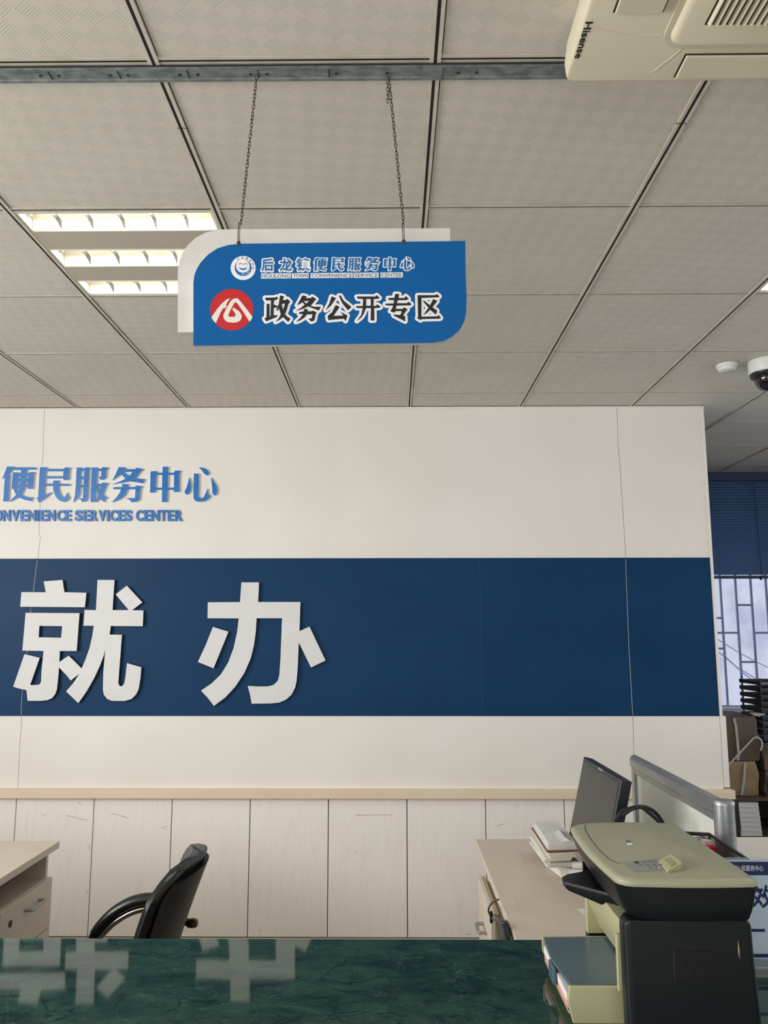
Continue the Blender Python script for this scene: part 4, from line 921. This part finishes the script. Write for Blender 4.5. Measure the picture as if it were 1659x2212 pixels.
# output tray (black scoop)
zo = CZ+.212
plan_t = [(.377, 1.868), (.381, 1.900), (.398, 1.922), (PX0+.06, 1.975), (PX0+.06, 1.752)]
plan_b = [(.388, 1.866), (.391, 1.898), (.406, 1.916), (PX0+.06, 1.970), (PX0+.06, 1.757)]
MB().loft([[V(x, y, zo-(.020 if x < .40 else .026 if x < .45 else .040)) for x, y in plan_b], [V(x, y, zo-.008) for x, y in plan_t], [V(x, y, zo) for x, y in plan_t]]).build('output_tray', M['pr_black'], pr, .003)
v0 = V(.3762, 1.872, zo-.004); MB().box(v0.x, v0.x+.004, v0.y, v0.y+.018, v0.z-.004, v0.z+.001).build('tray_tab', M['silver_print'], pr)
# paper tray
tx0 = PX0-.0943; ty0, ty1 = 1.687, 1.952; tz0, tz1 = CZ+.0010, CZ+.0693
ptr = MB(); ptr.box(tx0+.0289, PX0+.0673, ty0+.010, ty1-.010, tz0, tz0+.006)
ptr.prism([[(tx0+.0058, ty0, tz1), (tx0+.0019, ty0, tz1-.03), (tx0+.0115, ty0, tz0), (PX0+.0673, ty0, tz0), (PX0+.0673, ty0, tz1)]], (0, .009, 0))
ptr.prism([[(tx0, ty1-.009, tz1), (tx0, ty1-.009, tz1-.03), (tx0+.0192, ty1-.009, tz0), (PX0+.0673, ty1-.009, tz0), (PX0+.0673, ty1-.009, tz1)]], (0, .009, 0))
ptr.prism([[(tx0+.0038, ty0+.009, tz0+.022), (tx0+.0038, ty0+.009, tz0+.016), (tx0+.0289, ty0+.009, tz0), (tx0+.0346, ty0+.009, tz0+.006)]], (0, ty1-ty0-.018, 0))
ptr.build('paper_tray', M['pr_beige'], pr, .0025)
MB().box(tx0+.0038, PX0+.0577, ty0+.012, ty1-.012, tz0+.024, tz0+.036).build('paper_stack', M['paper_pink'], pr)
MB().box(tx0+.0029, PX0+.0577, ty0+.011, ty1-.013, tz0+.0362, tz0+.052).build('paper_stack', M['paper'], pr)
MB().prism([[(tx0+.0096, ty0+.0095, tz1-.006), (tx0-.0029, (ty0+ty1)/2, tz1-.006), (tx0+.0029, ty1-.0095, tz1-.006), (PX0+.0625, ty1-.0095, tz1-.004), (PX0+.0625, ty0+.0095, tz1-.004)]], (0, 0, .006)).build('tray_cover', M['pr_cover'], pr, .0015)
MB().box(tx0-.0067, tx0+.0010, (ty0+ty1)/2-.030, (ty0+ty1)/2+.018, tz0+.028, tz0+.062).build('paper_stop', M['pr_cover'], pr, .002)
MB().box(PX0+.0693, PX0+.0717, PY0+.0481, PY1-.0337, CZ+.0038, CZ+.0750).build('front_lower_plate', M['pr_beige'], pr)
# scanner unit: flared charcoal tub
LX0, LX1, LY0, LY1 = .423, .689, 1.588, 2.040
def lidring(z, ins, left=None, bulge=1.0):
    # front (left) edge bows out, far corners well rounded
    pts = []
    def arc(cx, cy, r, a0, a1, n=7):
        for k in range(n+1):
            a = R(a0+(a1-a0)*k/n); pts.append(V(cx+math.cos(a)*r, cy+math.sin(a)*r, z))
    x0, x1, y0, y1 = LX0+(ins if left is None else left), LX1-ins, LY0+ins, LY1-ins
    arc(x1-.012, y1-.012, .012, 0, 90, 4)
    for k in range(1, 6):
        t = k/6; pts.append(V(x1-.012+(x0+.06-x1+.012)*t, y1+.010*math.sin(math.pi*t), z))
    arc(x0+.06, y1-.06, .06, 90, 180)
    for k in range(1, 8):
        t = k/8; pts.append(V(x0-.008*bulge*math.sin(math.pi*t), y1-.06+(y0+.035-y1+.06)*t, z))
    arc(x0+.035, y0+.035, .035, 180, 270)
    for k in range(1, 6):
        t = k/6; pts.append(V(x0+.035+(x1-.010-x0-.035)*t, y0-.005*math.sin(math.pi*t), z))
    arc(x1-.010, y0+.010, .010, 270, 360, 4)
    return pts
MB().loft([lidring(CZ+.2200, .016, .032), lidring(CZ+.2225, .014, .028), lidring(CZ+.2360, .010, .019), lidring(CZ+.2560, .006, .010), lidring(CZ+.2720, .004, .005), lidring(CZ+.2828, .002)]).build('scanner_tub', M['pr_dark'], pr, smooth=True, angle=50)
lid = MB().loft([lidring(CZ+.2833, .002), lidring(CZ+.2891, 0), lidring(CZ+.2934, .001), lidring(CZ+.2968, .006), lidring(CZ+.2977, .012)]).build('scanner_lid', M['pr_lid'], pr, smooth=True, angle=50)
zl = CZ+.2979
sm = [onZ(x, y, zl) for x, y in ((1264,1783),(1264,1792),(1275,1812),(1295,1837),(1318,1858),(1340,1866))]
MB().tube(sm, .0007, 5).build('lid_seam', M['pr_dark'], lid)
lb = [onZ(x, y, zl) for x, y in ((1352,1817),(1362,1817),(1367,1825),(1355,1826))]
MB().prism([[p+V(0, 0, .0006) for p in lb]], (0, 0, -.0005)).build('lid_badge', M['print_white'], lid)
lb = [onZ(x, y, zl) for x, y in ((1351,1816),(1361,1816),(1364,1821),(1353,1821.5))]
MB().prism([[p+V(0, 0, .0009) for p in lb]], (0, 0, -.0002)).build('lid_logo', M['print_greyblue'], lid)
kp = [onZ(x, y, zl) for x, y in ((1342,1864),(1420,1855),(1441,1880),(1368,1883))]
key = MB().prism([[p+V(0, 0, .0010) for p in kp]], (0, 0, -.0009)).build('key_film', M['pr_keys'], lid)
for x, y, r_ in ((1375,1865,4),(1390,1864,3),(1401,1863,3),(1412,1862,3),(1383,1871,2.5),(1398,1871,3),(1412,1869,3),(1402,1877,3),(1418,1875,3),(1425,1870,3)):
    c = onZ(x, y, zl); MB().lathe(c+V(0, 0, .0010), [(.0036*r_/3, 0), (.0034*r_/3, .0016), (.002, .0020)], 12).build('key', M['print_greyblue'] if r_ != 4 else M['marble'] if 0 else M['pr_dark'], key, smooth=True)
c = onZ(1424, 1876, zl); MB().lathe(c+V(0, 0, .001), [(.003, 0), (.002, .0016)], 10).build('indicator', M['paper_pink'], key)
tq = [onZ(1421, 1859.6, zl+.0015), onZ(1449, 1843.8, zl+.010), onZ(1474, 1862.4, zl+.0135), onZ(1442, 1881, zl+.004)]
lf = MB().hexa([V(v.x, v.y, zl-.001) for v in tq], tq).build('display_block', M['pr_beige'], lid, .001, 1)
pn = (tq[1]-tq[0]).cross(tq[2]-tq[0]).normalized()
if pn.z < 0: pn = -pn
def on_block(px, py): d_ = ray(px, py); return CAM+d_*((tq[0]-CAM).dot(pn)/d_.dot(pn))
MB().prism([[on_block(x, y)+pn*.0012 for x, y in ((1435, 1857.4), (1446, 1853.6), (1460.6, 1866), (1450, 1872.6))]], -pn*.001).build('display_window', M['lcd'], lf)

# ================================================================== WIRE BASKET AND PACKET BEHIND THE PRINTER
zr = 1.02
rn = onZ(1617, 1858, zr); rf = onZ(1532, 1802, zr); rl = onZ(1490, 1800, zr)
ln = rn+(rl-rf)*1.6; lf_ = rf+(rl-rf)*1.6
bk_ = thing('mesh_basket', ((rn+lf_)/2).to_tuple()[:2]+(CZ,), 'black wire mesh file basket behind the printer', 'basket')
rim = [rn, rf, lf_, ln]
MB().tube(rim, .0042, 8, True).build('rim', M['black_plastic'], bk_)
zf = CZ+.003
for k in range(4):
    a, b = rim[k], rim[(k+1) % 4]; lat = MB(); L = (b-a).length; n = int(L/.0050); tv = (b-a).normalized(); nv = tv.cross(V(0, 0, 1))
    for q in range(n+1):
        c = a+(b-a)*(q/n); lat.obox(V(c.x, c.y, (zr+zf)/2), tv*.0006, nv*.0004, V(0, 0, (zr-zf)/2))
    m_ = int((zr-zf)/.0050)
    for q in range(m_+1):
        z = zf+(zr-zf)*q/m_; c = (a+b)/2; lat.obox(V(c.x, c.y, z), tv*(L/2), nv*.0004, V(0, 0, .0006))
    lat.build('mesh_side', M['black_plastic'], bk_, kind='stuff')
    MB().tube([V(a.x, a.y, zr), V(a.x, a.y, zf)], .0034, 8).build('corner_post', M['black_plastic'], bk_)
MB().prism([[V(p.x, p.y, CZ) for p in rim]], (0, 0, .003)).build('bottom', M['black_plastic'], bk_)
pk = thing('paper_packet', (.79, 2.1, CZ+.004), 'white paper packet with a red end standing in the mesh basket', 'packet')
tv = (rn-rf).normalized(); nv = V(-tv.y, tv.x, 0)
if nv.x > 0: nv = -nv
tc_ = onZ(1519, 1809, 1.008); zp0 = CZ+.0035; hz_ = (1.008-zp0)/2
MB().obox(V(tc_.x, tc_.y, zp0+hz_), tv*.040, nv*.011, V(0, 0, hz_)).build('white_sleeve', M['paper'], pk)
e_ = tc_+tv*.0535
MB().obox(V(e_.x, e_.y, zp0+hz_-.004), tv*.013, nv*.011, V(0, 0, hz_-.004)).build('red_end', M['red_pack'], pk)
for q in (-.008, .006):
    g = tc_+tv*q; MB().obox(V(g.x, g.y, 1.0083), tv*.005, nv*.005, V(0, 0, .0002)).build('red_mark', M['red_pack'], pk)

# ================================================================== DESK SIGN IN ACRYLIC
YA = 1.935
ds = thing('desk_sign', (.90, YA, CZ), 'clear acrylic desk sign with navy print, cut by the right picture edge', 'sign')
FA = lambda px, py, k=0: onY(px, py, YA-.003-.0005*k)
a0 = .735; a1 = a0+.42; zt_ = FA(1640, 1858).z; zb_ = FA(1640, 2072).z
MB().box(a0, a1, YA-.0012, YA+.0012, zb_, zt_).build('paper_insert', M['sheet'], ds)
MB().box(a0-.004, a1+.004, YA+.0014, YA+.0045, zb_-.004, zt_+.004).build('acrylic_plate', M['acrylic'], ds)
MB().box(a0-.004, a1+.004, YA-.030, YA+.015, CZ+.0002, CZ+.005).build('acrylic_base', M['acrylic'], ds)
MB().box(a0-.004, a1+.004, YA+.0014, YA+.0060, CZ+.005, zb_-.0042).build('acrylic_stem', M['acrylic'], ds)
def rect(px0, py0, px1, py1, m_, nm, k=0, x0=None, x1=None):
    z1_, z0_ = FA(1640, py0).z, FA(1640, py1).z
    return MB().box(x0 if x0 is not None else FA(px0, py0).x, x1 if x1 is not None else FA(px1, py0).x, YA-.0018-.0004*k, YA-.0014-.0004*k, z0_, z1_).build(nm, M[m_], ds)
rect(0, 1862, 0, 1891, 'navy', 'header_strip', 0, a0, a1)
rect(0, 2061, 0, 2069, 'navy', 'footer_strip', 0, a0, a1)
mb = MB(); font_map(mb, '后龙镇便民服务中心', lambda u, t: V(FA(1564+u*86, 1882).x, YA-.0024, FA(1640, 1882-t*12.5).z), (0, .0004, 0), bold=.01); mb.build('header_text', M['print_white'], ds)
mb = MB(); font_map(mb, '效', lambda u, t: V(FA(1624+u*51, 1962).x, YA-.0020, FA(1640, 1962-t*50).z), (0, .0004, 0), bold=.018); mb.build('large_character', M['navy'], ds)
rect(1600, 2007, 1653, 2013.5, 'navy', 'large_stroke')

# ================================================================== CABINET, BOOKLETS AND PARCELS BEHIND THE PARTITION
YQ = 4.50
xa = onY(1584, 1760, YQ).x; xb = 2.75
cz = onY(1600, 1722, YQ).z; shz = onY(1600, 1806, 4.488).z
cab = thing('low_cabinet', ((xa+xb)/2, 4.7, 0), 'dark brown open cabinet behind the partition, holding white booklets', 'cabinet')
MB().box(xa, xa+.022, YQ, 4.92, 0, cz-.02).build('side_board', M['cabinet_dark'], cab)
MB().box(xb, xb+.022, YQ, 4.92, 0, cz-.02).build('side_board', M['cabinet_dark'], cab)
MB().box(xa, xb+.022, YQ-.004, 4.92, cz-.0195, cz).build('top_board', M['cabinet_dark'], cab)
MB().box(xa+.0225, xb-.0005, YQ-.014, 4.90, shz-.018, shz).build('shelf', M['cabinet_dark'], cab)
MB().box(xa+.0225, xb-.0005, 4.902, 4.92, 0, cz-.02).build('back_board', M['cabinet_dark'], cab)
MB().box(2.30, 2.318, YQ+.01, 4.90, shz+.0005, cz-.02).build('partition_board', M['cabinet_dark'], cab)
nB = 7; hb_ = (cz-.026-shz)/nB
pos = ['lowest', 'second lowest', 'third lowest', 'middle', 'third highest', 'second highest', 'topmost']
for k in range(nB):
    z = shz+.0004+k*hb_; xl = onY(1602-k*1.1+(1.5 if k == 0 else 0)*-1, 1800-k*11, 4.488).x; xr = onY(1647-k*1.4, 1800-k*11, 4.488).x
    t = thing('booklet', ((xl+xr)/2, 4.63, z), f'{pos[k]} white booklet in the stack inside the dark cabinet', 'booklet', 'white booklets in the cabinet')
    MB().box(xl, xr, 4.488, 4.70, z, z+.0022).box(xl, xr, 4.488, 4.70, z+hb_-.0031, z+hb_-.0009).box(xl, xl+.002, 4.488, 4.70, z+.0022, z+hb_-.0031).build('cover', M['book_white'], t)
    MB().box(xl+.0022, xr-.001, 4.490, 4.699, z+.0024, z+hb_-.0033).build('page_block', M['paper'], t)
def parcel(x0, x1, y0, y1, z0, z1, seed, top=.9, n=9, amp=.010):
    rnd = random.Random(seed); mb = MB(); rings = []
    N = 48
    ph = [rnd.uniform(0, 6.28) for _ in range(8)]
    for j in range(n+1):
        t = j/n; z = z0+(z1-z0)*t; sq = 1-.012*(2*t-1)**4-(.03*(t > .97))-(.02*(t < .03)); ring = []
        for k in range(N):
            a = 2*math.pi*k/N; ca, sa = math.cos(a), math.sin(a); e = .10
            rx = abs(ca)**e*(1 if ca > 0 else -1); ry = abs(sa)**e*(1 if sa > 0 else -1)
            wv = amp*(math.sin(3*a+ph[0]+4*t)+.6*math.sin(7*a+ph[1]-6*t)+.5*math.sin(11*t+ph[2]+2*a))*.5
            x = (x0+x1)/2+(x1-x0)/2*rx*sq+wv*rx; y = (y0+y1)/2+(y1-y0)/2*ry*sq+wv*ry
            zz = z if j in (0,) else z+amp*.5*math.sin(2*a+ph[3])*t
            ring.append(V(x, y, max(zz, z0)))
        rings.append(ring)
    mb.loft(rings); return mb
def strapmb(pts, wd=.0065): 
    mb = MB(); P = [Vector(p) for p in pts]
    for a, b in zip(P, P[1:]):
        t = (b-a).normalized(); s_ = t.cross(V(0, 1, 0)).normalized()*wd
        mb.prism([[a-s_, b-s_, b+s_, a+s_]], (0, .0015, 0))
    return mb
YP = 4.53
def ptz(px, py, Y=YP): return onY(px, py, Y)
zt0 = cz+.001; zt1 = ptz(1600, 1646).z; zt2 = ptz(1600, 1560).z; 
t1 = thing('parcel', (1.92, 4.7, zt0), 'light tan paper parcel with one white strap on the dark cabinet', 'parcel', 'paper wrapped parcels')
parcel(1.715, ptz(1640, 1690).x, YP, 4.86, zt0, zt1, 3, amp=.006).build('wrapping', M['kraft'], t1, smooth=True, angle=60)
strapmb([ptz(1610, 1648, YP-.010), ptz(1607, 1690, YP-.013), ptz(1602.5, 1717, YP-.010)]).build('strap', M['strap'], t1)
t2 = thing('parcel', (1.93, 4.7, zt1+.004), 'grey brown crumpled parcel with crossed white straps on top of the tan one', 'parcel', 'paper wrapped parcels')
parcel(1.715, ptz(1640, 1600).x, YP-.004, 4.88, zt1+.006, zt2+.03, 11, amp=.010).build('wrapping', M['kraft_dark'], t2, smooth=True, angle=60)
strapmb([ptz(1586, 1552, YP-.016), ptz(1590, 1570, YP-.020), ptz(1594, 1610, YP-.020), ptz(1596, 1630, YP-.020), ptz(1594, 1643, YP-.014)]).build('strap', M['strap'], t2)
strapmb([ptz(1569, 1658, YP-.020), ptz(1597, 1628, YP-.022), ptz(1628, 1594, YP-.022), ptz(1637, 1592, YP-.022), ptz(1645, 1598, YP-.020), ptz(1647, 1610, YP-.018), ptz(1643, 1622, YP-.016)], .005).build('strap', M['strap'], t2)
xr0 = ptz(1644, 1650).x+.012
zr1 = ptz(1650, 1668).z; zr2 = ptz(1650, 1605).z
t3 = thing('parcel', (2.2, 4.7, zt0), 'dark brown parcel standing right of the tan parcel, partly cut off', 'parcel', 'paper wrapped parcels')
parcel(xr0, xr0+.30, YP-.01, 4.84, zt0, zr1, 5, amp=.006).build('wrapping', M['kraft_dark'], t3, smooth=True, angle=60)
t4 = thing('parcel', (2.2, 4.7, zr1+.005), 'upper dark brown parcel under the black file trays', 'parcel', 'paper wrapped parcels')
parcel(xr0+.004, xr0+.29, YP, 4.84, zr1+.006, zr2, 8, amp=.006).build('wrapping', M['kraft_dark'], t4, smooth=True, angle=60)
# black tray tower
ztt = ptz(1650, 1466).z; xl = ptz(1642, 1500).x
zs0 = zr2+.008
tt = thing('file_tray_tower', (xl+.16, 4.7, zs0), 'stack of black plastic file trays at the right edge before the window', 'file trays')
nt_ = 9
for k in range(nt_):
    z = zs0+(ztt-zs0)*k/nt_; hh = (ztt-zs0)/nt_
    tr_ = MB().box(xl+.012, xl+.30, 4.55, 4.82, z, z+.004).box(xl+.012, xl+.30, 4.816, 4.82, z+.004, z+hh*.55).box(xl+.012, xl+.016, 4.55, 4.816, z+.004, z+hh*.55).box(xl+.296, xl+.30, 4.55, 4.816, z+.004, z+hh*.55).build('tray', M['black_plastic'], tt)
    MB().tube([V(xl+.013, 4.56, z+hh*.15), V(xl+.002, 4.56, z+hh*.2), V(xl+.002, 4.56, z+hh*.8), V(xl+.013, 4.56, z+hh*.86)], .003, 6).build('tray_clip', M['black_plastic'], tr_)
for yy in (4.56, 4.80):
    for xx in (xl+.018, xl+.29): MB().box(xx, xx+.006, yy, yy+.006, zs0+.004, ztt).build('corner_post', M['black_plastic'], tt)
# sheet of paper lying on the upper parcel
shp = [ptz(1618, 1546, 4.58), ptz(1645, 1548, 4.66), ptz(1652, 1555, 4.60), ptz(1655, 1563, 4.53), ptz(1640, 1562, 4.52), ptz(1632, 1556, 4.54)]
zz_ = zt2+.044
cpt = [V(p.x, p.y-.01*(i > 3), zz_-.012*(i > 3)) for i, p in enumerate(shp)]
MB().prism([cpt], (0, 0, .0012)).build('loose_sheet', M['paper'], label='pale printed sheet lying on the upper grey brown parcel', cat='paper')
